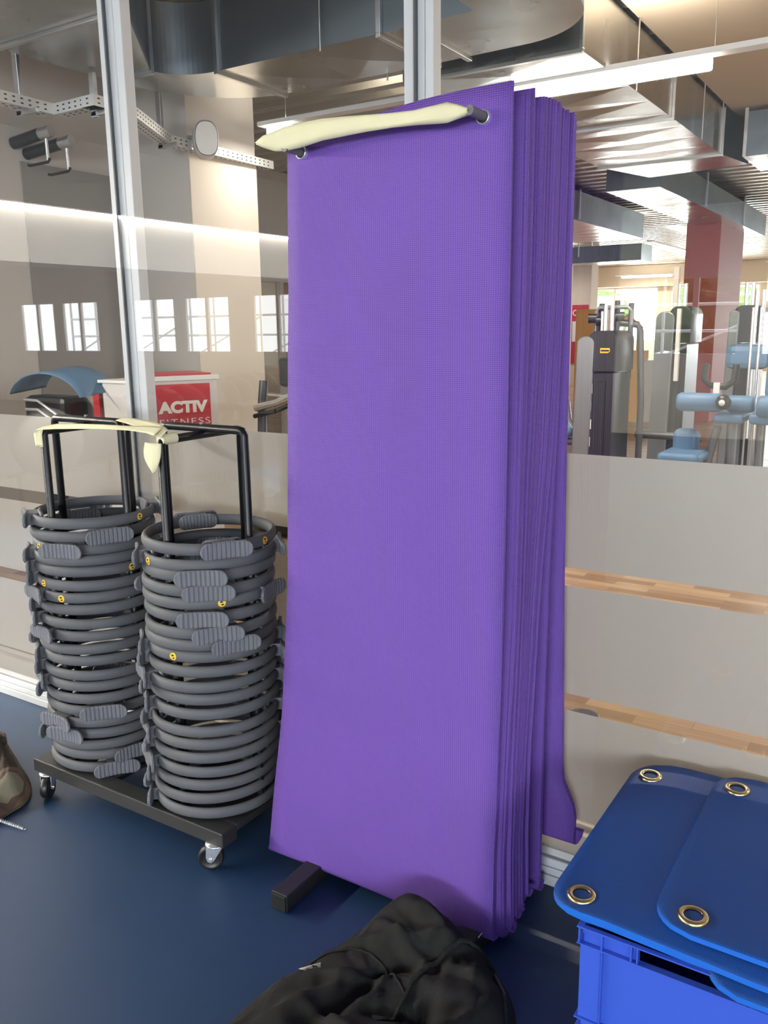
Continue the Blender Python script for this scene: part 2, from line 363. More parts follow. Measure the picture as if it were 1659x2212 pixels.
# corrugated steel deck as one ceiling: ribs run along x
mb = MB(); y = 2.0; P = .30
prof = []
while y < 30: prof += [(y, 3.50), (y+.10, 3.50), (y+.14, 3.42), (y+.26, 3.42)]; y += P
vs = []; fs_ = []
for (yy, zz) in prof: vs += [(-24, yy, zz), (8, yy, zz)]
for i in range(len(prof)-1): fs_.append((2*i, 2*i+1, 2*i+3, 2*i+2))
mb.add(vs, fs_); n0 = len(mb.v); mb.box(-24, 8, 2, 30.2, 3.52, 3.6)
struct(mb.obj('ceiling_gym', MAT['deck']))
wallbox('ceiling_soffit', -1.83, 8, 2.012, 10.2, 3.40, 3.415, 'creamceil')
GW = [(-20, -16.5), (-16, -12.2), (-11.2, -8.2), (-7.8, -5.0), (-4.6, -1.6), (-1.2, 2), (2.4, 6)]
window_wall('wall_back', 'x', 30.0, .15, -24, 8, 0, 3.6, GW, .25, 2.75, 'creamwall')
for (a, b) in GW:
    window_unit('window_%d' % wn, 'x', 30.04, a, b, .25, 2.75, True); wn += 1
wallbox('trim_11', -24, 8, 29.4, 29.98, 2.75, 3.415, 'creamceil')
wallbox('wall_gym_side', -24.1, -24, 2, 30, 0, 3.6, 'greywall')
wallbox('wall_gym_left', -5.7, -5.6, 2.0, 4.87, 0, 3.42, 'greywall')
wallbox('trim_12', -5.599, -5.585, 4.03, 4.87, 0, 2.68, 'darkwall')
wallbox('wall_gym_pillar', -5.6, -4.8, 4.87, 5.62, 0, 3.42, 'greywall')
wallbox('trim_13', -4.799, -4.79, 4.875, 5.62, 0, 2.80, 'creamwall')  # paler sheet on the grey pillar, its lit side put into the colour
wallbox('wall_gym_recess', -7.2, -5.6, 5.62, 5.72, 0, 3.42, 'greywall')
window_wall('wall_gym_far_left', 'y', -7.3, .1, 5.72, 14.6, 0, 3.42, [(8.15, 9.6), (10.2, 12), (12.4, 14)], .05, 2.15, 'greywall')
for k, (a, b) in enumerate([(8.15, 9.6), (10.2, 12), (12.4, 14)]):
    window_unit('window_%d' % wn, 'y', -7.28, a, b, .05, 2.15, True, fm='greywall'); wn += 1
wallbox('wall_gym_right', 8, 8.1, 2, 30.2, 0, 3.6, 'creamwall')
# columns
tag(MB().box(-3.45, -2.95, 14.0, 15.75, 0, 3.415).obj('red_column', MAT['redpaint']), kind='structure')
tag(MB().box(-7.93, -7.45, 21.2, 21.7, 0, 3.42).obj('cream_column', MAT['creamwall']), kind='structure')
wallbox('wall_gym_partition', -9.6, -8.3, 22.0, 22.2, 0, 3.42, 'creamwall')
# outdoors
wallbox('floor_outdoors', -60, 40, 30.4, 90, -.4, -.1, 'grass')
# studio rear: outside ground seen only through the windows
wallbox('floor_street', -40, 20, -30, -8.3, -.4, -.1, 'stone')
# ================================================================== PURPLE MATS AND THEIR RACK
ZK = [1.97, 1.60, 1.20, .87, .48, .25, .03]
def interp(xs, ys, x):     # xs descending
    if x >= xs[0]: return ys[0]
    for i in range(len(xs)-1):
        if x >= xs[i+1]:
            t = (x-xs[i+1])/(xs[i]-xs[i+1]); t = t*t*(3-2*t) if False else t
            return ys[i+1]+(ys[i]-ys[i+1])*t
    return ys[-1]
def yoga_mat(i, ys, xr, ztop, zbot, rc, curl, left, thick=.0042, tilt=0, mat='mat_b', seed=0, xend=None, bulge=0):
    """One hanging mat. ys: y of the sheet at the heights ZK; xr: right edge at ZK; curl: arc of the bottom lip (radians)."""
    rnd = random.Random(seed); prof = []; N = 44
    ph = rnd.uniform(0, 6.28); am = .0010 if i else 0
    for k in range(N+1):
        z = ztop-(ztop-(zbot+rc))*k/N
        prof.append((interp(ZK, ys, z)+am*math.sin(z*7+ph), z, z))
    y0 = prof[-1][0]; nc = 10
    for k in range(1, nc+1):
        a = curl*k/nc; prof.append((y0+rc-rc*math.cos(a), zbot+rc-rc*math.sin(a), zbot))
    nrm = []
    for k in range(len(prof)):
        a = prof[max(k-1, 0)]; b = prof[min(k+1, len(prof)-1)]; dy = b[0]-a[0]; dz = b[1]-a[1]; l = math.hypot(dy, dz); nrm.append((-dz/l, dy/l))   # towards +y
    NU = 14; nv = len(prof)-1
    def fn(u, v, side):
        k = int(round(v*nv)); y, z, zz = prof[k]
        xr_ = interp(ZK, xr, zz); xl = interp(ZK, left, zz); x = xl+(xr_-xl)*u
        if k < 12: z += (tilt*(1-u) + (.022*math.sin(PI*u) if tilt else 0))*(1-k/12)
        y2 = y+bulge*math.sin(PI*u)*math.exp(-((z-1.0)/.7)**2)
        if bulge: y2 += .004*math.sin(u*5+z*3)*min(1, max(0, 1.9-z))
        if side: y2 += nrm[k][0]*thick; z += nrm[k][1]*thick
        return (x, y2, z)
    return MB().slab(fn, NU, nv, True)
LEFT0 = [-1.312, -1.322, -1.342, -1.36, -1.40, -1.44, -1.48]
LEFT1 = [-1.300, -1.305, -1.315, -1.325, -1.335, -1.34, -1.345]
front = yoga_mat(0, [1.650]*5+[1.653, 1.665], [-.750, -.751, -.753, -.755, -.760, -.766, -.772], 1.965, .030, .022, 2.2, LEFT0, tilt=-.072, bulge=-.006)
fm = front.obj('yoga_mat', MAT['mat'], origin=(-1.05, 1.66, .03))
tag(fm, 'front purple yoga mat of the hanging row, shown full face behind the taped rod', 'yoga mat', 'purple yoga mats hung on the rack')
def grommet(parent, c, axis='y', r0=.0112, r1=.0158, mat='chrome', h=.004, M=None):
    pr = [(r0, h), (r0+.001, h+.0012), ((r0+r1)/2, h+.0022), (r1-.0015, h+.001), (r1, 0), (r1, -h), (r0, -h), (r0, h)]
    R = Matrix.Rotation(PI/2, 4, 'X') if axis == 'y' else Matrix.Identity(4)
    if M: R = M
    return MB().lathe(pr, c, R, 28).obj('grommet', MAT[mat], parent)
for gx, gz in ((-.812, 1.906), (-1.268, 1.891)):
    grommet(fm, (gx, 1.649, gz), h=.006)
    MB().cyl((gx, 1.6488, gz), (gx, 1.6470, gz), .0108, 20).obj('eyelet_hole', MAT['hole'], fm)
groups = [  # count, first ys, last ys
    (2, [1.660, 1.657, 1.657, 1.657, 1.657, 1.658, 1.672], [1.666, 1.663, 1.663, 1.663, 1.663, 1.665, 1.680], 'A'),
    (6, [1.708, 1.708, 1.705, 1.700, 1.682, 1.675, 1.690], [1.740, 1.740, 1.732, 1.728, 1.708, 1.703, 1.718], 'B'),
    (27, [1.782, 1.778, 1.748, 1.740, 1.722, 1.714, 1.728], [1.925, 1.918, 1.895, 1.845, 1.812, 1.812, 1.832], 'C'),
    (3, [1.933, 1.927, 1.912, 1.893, 1.893, 1.900, 1.905], [1.944, 1.938, 1.925, 1.908, 1.906, 1.912, 1.918], 'D'),
    (3, [1.958, 1.958, 1.960, 1.962, 1.965, 1.968, 1.96], [1.970, 1.970, 1.972, 1.974, 1.977, 1.980, 1.972], 'E')]
mi = 0
for n, a, b, gname in groups:
    for k in range(n):
        mi += 1; t = k/max(1, n-1); rnd = random.Random(mi*13)
        ys = [p+(q-p)*t for p, q in zip(a, b)]
        # the first two mats behind the front one hang lower, from the grommets pulled back along the rods
        jx = rnd.uniform(-.0055, .0045); xb = rnd.uniform(-.006, .004)
        xr = [-.748+jx, -.748+jx, -.749+jx, -.750+jx, -.752+jx+xb*.5, -.753+jx+xb, -.755+jx+xb]
        nest = k % 5; zt = 1.955+.012*math.sin(t*3)+rnd.uniform(-.004, .004)
        if gname == 'A': xr = [-.7555-.001*k, -.756, -.757, -.758, -.762, -.768, -.774]; zt = 1.86
        if gname == 'B': zt = 1.955+.003*k
        if gname == 'C': zt = 1.962+.010*math.sin(PI*t)
        rc = .026-.0050*nest; zb = .022+.0050*nest
        if gname == 'C' and k > 18: zb += .03; 
        if gname == 'C' and k in (9, 15, 21): rc = .020; zb = .050
        curl = rnd.uniform(1.9, 2.9); left = LEFT1; zk = ZK
        mb = None
        if gname == 'E':
            def efn(k=k):
                prof = []
                pts = [(1.965-.004*k, -.743, 0), (1.6, -.742, 0), (1.2, -.740, 0), (.9, -.736, .0), (.6, -.728, .004), (.46, -.724, .004), (.38, -.722, .002), (.335, -.716, -.004), (.305, -.700, -.010), (.275, -.686, -.012), (.24, -.680, -.010), (.19, -.682, -.004), (.170, -.682, .002), (.161, -.679, .014), (.163, -.674, .030), (.176, -.669, .042), (.196, -.666, .048)]
                return pts
            pts = efn()
            y0 = 1.962+.0056*k
            def fn(u, v, side, pts=pts, y0=y0):
                m_ = len(pts)-1; q = v*(m_); i0 = min(int(q), m_-1); fr_ = q-i0
                z, x, dy = [pts[i0][c]+(pts[i0+1][c]-pts[i0][c])*fr_ for c in range(3)]
                xl = -1.30; return (xl+(x-xl)*u, y0+dy*0.4+(.0042 if side else 0), z)
            mb = MB().slab(fn, 10, 68, True)
        else:
            mb = yoga_mat(mi, ys, xr, zt, zb, rc, curl, left, seed=mi)
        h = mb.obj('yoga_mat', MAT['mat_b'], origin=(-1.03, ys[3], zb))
        od = ['first', 'second', 'third', 'fourth', 'fifth', 'sixth'][k] if gname != 'C' else ''
        lab = {'A': 'purple yoga mat hung against the back of the front mat, %s of two' % od,
               'B': 'purple yoga mat, %s in the thin bundle behind the dark gap after the front mat' % od,
               'C': 'purple yoga mat seen edge-on in the thick middle of the hanging row',
               'D': 'purple yoga mat, %s of three just before the rearmost kinked ones' % od,
               'E': 'purple yoga mat kinked outward near its bottom by the glass, %s of the rearmost three' % od}[gname]
        tag(h, lab, 'yoga mat', {'A': 'purple mats behind the front mat', 'B': 'purple mats of the second bundle', 'C': 'purple mats in the thick middle of the row', 'D': 'purple mats before the rearmost', 'E': 'rearmost purple mats by the glass'}[gname])
rack = thing('mat_rack', (-1.05, 1.8, 0), 'black steel floor rack carrying the purple mats on two rods', 'mat rack')
for gx, gz in ((-.812, 1.906), (-1.268, 1.891)):
    MB().cyl((gx, 1.585, gz+.002), (gx, 1.99, gz), .0095, 16).obj('rod', MAT['darksteel'], rack)
for x0 in (-1.345, -.852):
    MB().box(x0, x0+.052, 1.517 if x0 < -1 else 1.625, 1.955, .002, .052).obj('foot', MAT['blacksatin'], rack, bevel=.003)
    MB().box(x0+.002, x0+.050, 1.512+(0 if x0 < -1 else .108), 1.5165+(0 if x0 < -1 else .108), .004, .050).obj('end_cap', MAT['black'], rack, bevel=.002)
MB().box(-.7995, -.7975, 1.64, 1.955, .0515, .0535).obj('edge_highlight', MAT['alu'], rack)  # thin pale strip painting a highlight along the foot's top edge
MB().box(-1.292, -.853, 1.925, 1.953, .005, .045).obj('crossbar', MAT['blacksatin'], rack, bevel=.002)
for x0 in (-1.30,): MB().box(-1.27-.012, -1.27+.012, 1.985, 1.996, .05, 1.93).obj('upright', MAT['blacksatin'], rack)
MB().box(-.824, -.80, 1.985, 1.996, .05, 1.93).obj('upright', MAT['blacksatin'], rack)
# masking tape wound from rod end to rod end
st = [(-1.346,1.916,1.906),(-1.325,1.926,1.897),(-1.297,1.932,1.888),(-1.268,1.937,1.886),(-1.231,1.9395,1.888),(-1.168,1.940,1.896),(-1.10,1.936,1.898),(-1.049,1.932,1.899),(-.99,1.928,1.899),(-.938,1.926,1.897),(-.885,1.929,1.893),(-.862,1.930,1.892),(-.840,1.923,1.896),(-.815,1.912,1.902)]
vs = []; fs = []; nn = 16
for i, (x, zt, zb) in enumerate(st):
    hz = (zt-zb)/2; d = .011+.003*math.sin(i*2.1)
    for j in range(nn):
        a = 2*PI*j/nn; q = abs(math.cos(a))**.6*(1 if math.cos(a) > 0 else -1)
        vs.append((x+.002*math.sin(j*3+i), 1.592+d*math.sin(a)*(1 if abs(math.cos(a)) < .9 else .5)+.0015*math.sin(i*5+j), (zt+zb)/2+hz*q))
for i in range(len(st)-1):
    for j in range(nn): fs.append((i*nn+j, i*nn+(j+1) % nn, (i+1)*nn+(j+1) % nn, (i+1)*nn+j))
fs += [tuple(range(nn)), tuple(range((len(st)-1)*nn+nn-1, (len(st)-1)*nn-1, -1))]
tag(MB().add(vs, fs, True).obj('masking_tape', MAT['tape']), 'long band of cream masking tape wound between the two rod ends before the mats', 'tape')
# ================================================================== PILATES RINGS ON THEIR TROLLEY
# template pieces around the local origin, pads on the +x / -x side
def torus_mesh():
    mb = MB(); pts = [(.1795*math.cos(a), .1795*math.sin(a), 0) for a in [2*PI*k/72 for k in range(72)]]
    vs = []; fs = []; n = 14
    for k in range(72):
        a = 2*PI*k/72
        for j in range(n):
            b = 2*PI*j/n; r = .1795+.0098*math.cos(b); z = .0166*math.sin(b)
            vs.append((r*math.cos(a), r*math.sin(a), z))
    for k in range(72):
        for j in range(n): fs.append((k*n+j, ((k+1) % 72)*n+j, ((k+1) % 72)*n+(j+1) % n, k*n+(j+1) % n))
    return mb.add(vs, fs, True)
def pad_plate(mb, r, sgn, L, Hh, curve, t0):
    # stadium plate, ribbed outside, length along y, height along z, at radius r, facing sgn*x
    NS = 46; st = []
    for i in range(NS+1):
        u = -1+2*i/NS; y = u*L/2; e = L/2-abs(y)
        hh = Hh/2*math.sqrt(max(0, 1-(1-min(1, e/(Hh/2)))**2)) if e < Hh/2 else Hh/2
        hh = max(hh, .002)
        rib = 0 if abs(u) > .80 else (.0016 if (i % 4) < 3 else -.0014)
        x0 = r+sgn*curve*u*u
        st.append((x0, y, hh, t0*(.55 if abs(u) > .97 else 1)+rib))
    vs = []; fs = []
    for (x0, y, hh, t) in st:
        vs += [(x0-sgn*t*.4, y, -hh*.8), (x0, y, -hh), (x0+sgn*t*.7, y, -hh*.97), (x0+sgn*t, y, -hh*.8), (x0+sgn*t, y, 0), (x0+sgn*t, y, hh*.8), (x0+sgn*t*.7, y, hh*.97), (x0, y, hh), (x0-sgn*t*.4, y, hh*.8)]
    m_ = 9
    for i in range(NS):
        for j in range(m_):
            fs.append((i*m_+j, i*m_+(j+1) % m_, (i+1)*m_+(j+1) % m_, (i+1)*m_+j))
    fs += [tuple(range(m_)), tuple(reversed(range(NS*m_, NS*m_+m_)))]
    mb.add(vs, fs, False)
def pad_mesh():
    mb = MB()
    pad_plate(mb, .1965, 1, .142, .046, .010, .0062)
    pad_plate(mb, .1625, -1, .118, .044, .008, .0060)
    mb.box(.163, .197, -.030, .030, -.0185, .0185)
    return mb
me_ring = torus_mesh().mesh('hoop', MAT['rubber']); me_pad = pad_mesh().mesh('pad', MAT['pad'])
stk = MB()
def dsk(mb, r, d, y0=0, z0=0, sx=1, sz=1, mi=0, n=24):
    # little disc wrapped on the outside of the hoop, normal +x
    vs = [(.1896+d, y0, z0)]+[(.1896+d-((y0+sx*r*math.cos(2*PI*k/n))**2)/(2*.19)-abs(z0+sz*r*math.sin(2*PI*k/n))**2*16, y0+sx*r*math.cos(2*PI*k/n), z0+sz*r*math.sin(2*PI*k/n)) for k in range(n)]
    n0 = len(mb.v); vs[0] = (.1896+d, y0, z0)
    mb.add(vs, [(0, 1+k, 1+(k+1) % n) for k in range(n)], False, mi)
    mb.add([(v[0]-.0008, v[1], v[2]) for v in vs], [(0, 1+(k+1) % n, 1+k) for k in range(n)], False, mi)
dsk(stk, .0108, .0006); dsk(stk, .0035, .0012, -.001, .0035, 1.2, .8, 1); dsk(stk, .0024, .0012, .0015, -.0038, 1.4, 1, 1); dsk(stk, .0016, .0016, .0005, -.0002, 1, 1, 2)
me_stk = stk.mesh('sticker', [MAT['sticker'], MAT['black'], MAT['paper']], fix=False)
def ring(cx, cy, z, az, stick, label, group, tx=0, ty=0):
    o = bpy.data.objects.new('pilates_ring', None); COL.objects.link(o); o.location = (cx, cy, z); o.rotation_euler = (tx, ty, 0); o.empty_display_size = .05
    o['label'] = label; o['category'] = 'exercise ring'; o['group'] = group
    h = bpy.data.objects.new('hoop', me_ring); COL.objects.link(h); h.parent = o
    for k in (0, 1):
        p_ = bpy.data.objects.new('pad', me_pad); COL.objects.link(p_); p_.parent = o; p_.rotation_euler = (0, 0, az+PI*k); p_['label'] = 'ribbed grey pad gripping the hoop'
    if stick is not None:
        s_ = bpy.data.objects.new('sticker', me_stk); COL.objects.link(s_); s_.parent = o; s_.rotation_euler = (0, 0, stick); s_['label'] = 'round yellow sticker with a small dark figure'
ORD = ['topmost', 'second', 'third', 'fourth', 'fifth', 'sixth', 'seventh', 'eighth', 'ninth', 'tenth', 'eleventh', 'twelfth', 'thirteenth', 'fourteenth', 'fifteenth', 'sixteenth', 'seventeenth', 'eighteenth', 'nineteenth', 'twentieth', 'bottom']
RZ = [0.942, 0.897, 0.868, 0.824, 0.79, 0.747, 0.706, 0.669, 0.632, 0.588, 0.546, 0.507, 0.464, 0.414, 0.372, 0.333, 0.289, 0.245, 0.202, 0.160]
LZ = [0.954, 0.914, 0.876, 0.840, 0.805, 0.762, 0.725, 0.686, 0.640, 0.597, 0.558, 0.518, 0.475, 0.436, 0.397, 0.355, 0.315, 0.278, 0.240, 0.202, 0.160]
RZ = [z-.010 for z in RZ]; LZ = [z-.010 for z in LZ]
# azimuth of the visible pad measured from the side that faces the camera (degrees, + = to the right), sticker azimuth
RP = [(12, 52), (-90, -62), (-7, None), (-1, None), (58, 9), (-7, None), (4, None), (18, None), (-88, -36), (-96, None), (-78, None), (-92, None), (-84, None), (-94, None), (-80, None), (-90, None), (-75, None), (-84, None), (-98, None), (-88, None)]
LP = [(-86, 44), (12, None), (-31, -62), (-92, None), (-86, 32), (-95, -60), (-70, -36), (-90, None), (-84, None), (-64, None), (-110, 40), (-88, None), (-92, None), (-80, None), (-94, None), (-5, None), (-52, None), (-41, None), (-100, None), (20, None), (3, 38)]
for nm, cx, cy, Z, PP, base in (('right', -1.712, 1.733, RZ, RP, -45.5), ('left', -2.205, 1.735, LZ, LP, -38.2)):
    N = len(Z)
    for i, (z, (pa, sa)) in enumerate(zip(Z, PP)):
        rnd = random.Random(i*7+N); f = i/(N-1)
        a = math.radians(base+pa); s_ = None if sa is None else math.radians(base+sa)
        bits = []
        if abs(pa) < 35: bits.append('ribbed pad facing front')
        elif abs(pa) < 70: bits.append('ribbed pad turned to its %s' % ('right' if pa > 0 else 'left'))
        else: bits.append('pads out at its sides')
        if sa is not None: bits.append('yellow sticker')
        pos = ('bottom ring' if i == N-1 else ('topmost ring' if i == 0 else ORD[i]+' ring from the top'))
        lab = 'grey pilates ring, %s of the %s stack, %s' % (pos, 'taller left' if nm == 'left' else 'right', ' and '.join(bits))
        lab = ' '.join(lab.split()[:16])
        ring(cx-.020*f+rnd.uniform(-.004, .004), cy+.006*f+rnd.uniform(-.004, .004), z, a, s_, lab, 'grey pilates rings in the %s stack' % nm,
             rnd.uniform(-.012, .012), rnd.uniform(-.012, .012))
# trolley
tr = thing('ring_trolley', (-1.96, 1.74, 0), 'low black steel trolley on castors carrying two stacks of pilates rings', 'trolley')
bd = MB(); zt, zb = .128, .084
bd.box(-2.385, -1.545, 1.550, 1.610, zb, zt); bd.box(-2.385, -1.545, 1.835, 1.94, zb, zt); bd.box(-2.385, -2.05, 1.610, 1.835, zt-.02, zt); bd.box(-1.88, -1.545, 1.610, 1.835, zt-.02, zt)
bd.obj('base_frame', MAT['blacksatin'], tr, bevel=.003)
for cx in (-1.715, -2.205):
    b_, z1 = .155, 1.228
    for d in ((1, 0), (0, 1)):
        zt2 = z1-.012 if d == (0, 1) else z1+.006
        p = [Vector((cx-b_*d[0], 1.735-b_*d[1], .11)), Vector((cx-b_*d[0], 1.735-b_*d[1], zt2-.012))]
        p += [p[0]+Vector((d[0]*.006, d[1]*.006, zt2-.11-.002)), p[0]+Vector((d[0]*.018, d[1]*.018, zt2-.11))]
        q = [Vector((cx+b_*d[0]-d[0]*.018, 1.735+b_*d[1]-d[1]*.018, zt2)), Vector((cx+b_*d[0]-d[0]*.006, 1.735+b_*d[1]-d[1]*.006, zt2-.002)), Vector((cx+b_*d[0], 1.735+b_*d[1], zt2-.012)), Vector((cx+b_*d[0], 1.735+b_*d[1], .11))]
        h = MB().tube(p+q, .0118, 14, up=(-d[1], d[0], 0)).obj('hoop_post', MAT['blackmetal'], tr)
    MB().cyl((cx, 1.735, z1-.02), (cx, 1.735, z1+.022), .006, 12).obj('bolt', MAT['darksteel'], tr)
def castor(x, y, ang):
    M = Matrix.Translation((x, y, 0)) @ Matrix.Rotation(ang, 4, 'Z')
    f = MB(); f.lathe([(0, .0835), (.030, .0835), (.032, .079), (.026, .075), (0, .075)], (0,0,0), None, 24)
    for s in (-1, 1):
        poly = [(-.026, .076), (.020, .076), (-.006, .034), (-.014, .028), (-.024, .032), (-.028, .044)]
        f.prism(poly, lambda a, b: (a, s*.016, b), lambda a, b: (a, s*.0190, b))
    f.cyl((-.016, -.023, .0375), (-.016, .023, .0375), .005, 10)
    fo = f.xf(M).obj('castor', MAT['chrome'], tr)
    w = MB(); R = Matrix.Rotation(PI/2, 4, 'X')
    w.lathe([(.010, .011), (.025, .010), (.027, .012), (.034, .0125), (.0368, .008), (.0374, 0), (.0368, -.008), (.034, -.0125), (.027, -.012), (.025, -.010), (.010, -.011), (.004, -.012), (.004, .012), (.010, .011)], (-.016, 0, .0375), R, 36)
    w.xf(M).obj('wheel', MAT['rubberwheel'], fo)
castor(-1.588, 1.568, math.radians(35)); castor(-2.340, 1.572, math.radians(120)); castor(-1.585, 1.90, math.radians(80)); castor(-2.345, 1.90, math.radians(20))
# masking tape tying the two stacks' posts together
def ribbon(pts, ws, th=.0012):
    # pts centre line, ws: width vector per point
    pts = [Vector(p) for p in pts]; ws = [Vector(w) for w in ws]; m_ = len(pts)-1
    def fn(u, v, side):
        q = u*m_; i0 = min(int(q), m_-1); t = q-i0; c = pts[i0].lerp(pts[i0+1], t); w = ws[i0].lerp(ws[i0+1], t)
        tt = (pts[i0+1]-pts[i0]).normalized(); nn_ = tt.cross(w).normalized()
        return c+w*(v-.5)+nn_*(th if side else 0)
    return MB().slab(fn, m_*6, 4, True)
t1 = ribbon([(-2.212, 1.566, 1.172), (-2.210, 1.563, 1.208), (-2.200, 1.565, 1.226), (-2.13, 1.568, 1.234), (-2.03, 1.572, 1.239), (-1.93, 1.575, 1.242), (-1.83, 1.578, 1.243), (-1.755, 1.580, 1.243), (-1.72, 1.578, 1.240)],
            [(.030, .004, 0), (.030, .006, 0), (.012, .02, .010), (.002, .012, .014), (0, .006, .014), (0, .008, .012), (0, .014, .010), (0, .022, .016), (.004, .03, .02)])
t2 = MB().tube([(-2.207, 1.580, 1.170), (-2.207, 1.580, 1.205)], .0128, 14)
t1.add(t2.v, t2.f, True)
tag(t1.obj('masking_tape', MAT['tape']), 'long thin masking tape strung between the post frames of the two ring stacks', 'tape')
t3 = ribbon([(-2.055, 1.735, 1.243), (-1.98, 1.70, 1.246), (-1.88, 1.655, 1.247), (-1.80, 1.620, 1.246), (-1.735, 1.592, 1.242), (-1.700, 1.580, 1.234)],
            [(.01, .02, .008), (.006, .022, .012), (.004, .026, .016), (0, .03, .022), (0, .03, .026), (0, .03, .02)])
t4 = MB().tube([(-1.715, 1.578, 1.217), (-1.715, 1.60, 1.218), (-1.714, 1.63, 1.218)], .0150, 12); t3.add(t4.v, t4.f, True)
def flap(u, v, side):
    w = .030*(1-v*.85)+.012*math.sin(v*PI); return (-1.722+(u-.5)*2*w+.006*v, 1.560-.010*math.sin(v*2.2)-(.0015 if side else 0)-.006*math.sin(u*PI), 1.212-.078*v)
t3.slab(flap, 8, 10, True)
tag(t3.obj('masking_tape', MAT['tape']), 'masking tape wrapped on the right stack post top with a pointed loose flap', 'tape')
# ================================================================== BLUE CRATES AND FOAM MATS
def crate(x0, x1, y0, y1, z0, z1, label, opening=True):
    c = thing('plastic_crate', ((x0+x1)/2, (y0+y1)/2, z0), label, 'crate', 'blue plastic crates in a stack')
    t = .004; ins = .011; b = MB()
    zr = z1-.034       # height of the lower rib under the rim
    b.box(x0+ins, x1-ins, y0+ins, y1-ins, z0+.004, z0+.010)
    mx = (x0+x1)/2; ow = .088
    # long/side walls
    b.box(x0+ins, x0+ins+t, y0+ins, y1-ins, z0+.010, z1-.003); b.box(x1-ins-t, x1-ins, y0+ins, y1-ins, z0+.010, z1-.003)
    for yy in ((y0+ins, y0+ins+t), (y1-ins-t, y1-ins)):
        b.box(x0+ins+t, x1-ins-t, yy[0], yy[1], z0+.010, zr)
        b.box(x0+ins+t, mx-ow, yy[0], yy[1], zr, z1-.003); b.box(mx+ow, x1-ins-t, yy[0], yy[1], zr, z1-.003)
    o = b.obj('bin', MAT['crate'], c)
    r = MB()
    for (a0, a1, b0, b1) in ((x0, x1, y0, y0+ins), (x0, x1, y1-ins, y1), (x0, x0+ins, y0+ins, y1-ins), (x1-ins, x1, y0+ins, y1-ins)):
        r.box(a0, a1, b0, b1, z1-.003, z1); r.box(a0, a1, b0, b1, zr-.0025, zr)
        r.box(a0, a1, b0, b1, z0+.022, z0+.0245)
    for xx in (x0+.003, x0+.045, x0+.098, mx-ow-.003, mx+ow, x1-.101, x1-.048, x1-.006):
        r.box(xx, xx+.003, y0+.001, y0+ins, zr, z1-.003); r.box(xx, xx+.003, y1-ins, y1-.001, zr, z1-.003)
    for xx in (x0+.046, x1-.049): r.box(xx, xx+.0025, y0+.002, y0+ins, z0+.024, zr-.0025)
    for k in range(8):
        yy = y0+.03+(y1-y0-.06)*k/7
        r.box(x0+.001, x0+ins, yy, yy+.003, zr, z1-.003); r.box(x1-ins, x1-.001, yy, yy+.003, zr, z1-.003)
    for (a, s) in ((x0, 1), (x1, -1)):
        for (q, s2) in ((y0, 1), (y1, -1)):
            r.add([], [], False)
            pts = [(a+s*.006, q+s2*.006), (a+s*.045, q+s2*.006), (a+s*.043, q+s2*ins), (a+s*ins, q+s2*.04), (a+s*.006, q+s2*.04)]
            r.prism(pts, lambda u, v: (u, v, z0+.0245), lambda u, v: (u, v, zr-.0025))
    r.obj('rim', MAT['crate'], c, bevel=.0007, seg=1)
    return c
crate(-.452, -.052, 1.335, 1.935, .0, .213, 'lower blue plastic crate, hidden mostly below the frame edge')
crate(-.452, -.052, 1.335, 1.935, .2135, .430, 'upper blue plastic crate with a handle slot, under the blue foam mats')
def foam(x0, x1, y0, y1, z, th, drop, label, grs, rcor=.07, rot=0, wave=0):
    # rounded sheet; drop(x,y) lowers it
    cx, cy = (x0+x1)/2, (y0+y1)/2; hx, hy = (x1-x0)/2, (y1-y0)/2; NU, NV = 60, 34
    R = Matrix.Rotation(rot, 3, 'Z')
    def fn(u, v, side):
        px_, py_ = (u*2-1), (v*2-1); e = 0
        yy = py_*hy; xx = px_*hx
        # shrink the ends of each row so that the corners are round
        k = max(0.0, abs(yy)-(hy-rcor)); lim = hx-(rcor-math.sqrt(max(0, rcor*rcor-k*k)))
        xx = px_*lim
        p = R @ Vector((xx, yy, 0)); X, Y = cx+p.x, cy+p.y
        return (X, Y, z+drop(X, Y)-.42*max(0, X+.03)**1.7-(th if side else 0))
    # nonlinear v so that corners are sampled finely
    def fn2(u, v, side):
        vv = .5-.5*math.cos(PI*v); return fn(u, .5*vv+.5*v, side)
    h = MB().slab(fn2, NU, NV, True, mi=0, mie=1).obj('foam_mat', [MAT['blue_top'], MAT['blue_edge']])
    tag(h, label, 'exercise mat', 'blue foam mats on the crates')
    for gx, gy in grs:
        g = grommet(h, (gx, gy, z+drop(gx, gy)+.0002), 'z', .0165, .0275, 'brass', .004)
        MB().cyl((gx, gy, z+drop(gx, gy)+.0002), (gx, gy, z+drop(gx, gy)+.0012), .016, 24).obj('eyelet_hole', MAT['blue_top'], h)
    return h
dl = lambda x, y: -.010*max(0, (-.40-x)/.10)**1.5-.016*max(0, (1.42-y)/.08)**2*max(0, min(1, (x+.45)/.3))
d2 = lambda x, y: dl(x, y)
bump = lambda x, y: 0
foam(-.232, .72, 1.315, 1.93, .4385, .0100, lambda x, y: -.012*max(0, (1.40-y)/.08)**2 if y < 1.4 else 0, 'lowest blue foam mat, its sagging edge showing right over the crate slot', [], .06)
foam(-.515, .60, 1.345, 1.955, .4495, .0105, dl, 'blue foam mat with brass eyelets, under the left top mat', [], .075)
foam(-.522, .60, 1.338, 1.962, .4605, .0105, dl, 'left top blue foam mat with two brass eyelets on the crate', [(-.476, 1.892), (-.463, 1.387)], .075)
dr = lambda x, y: .0095-.0095*0-.012*max(0, (1.42-y)/.10)**2*max(0, min(1, (x+.30)/.3))
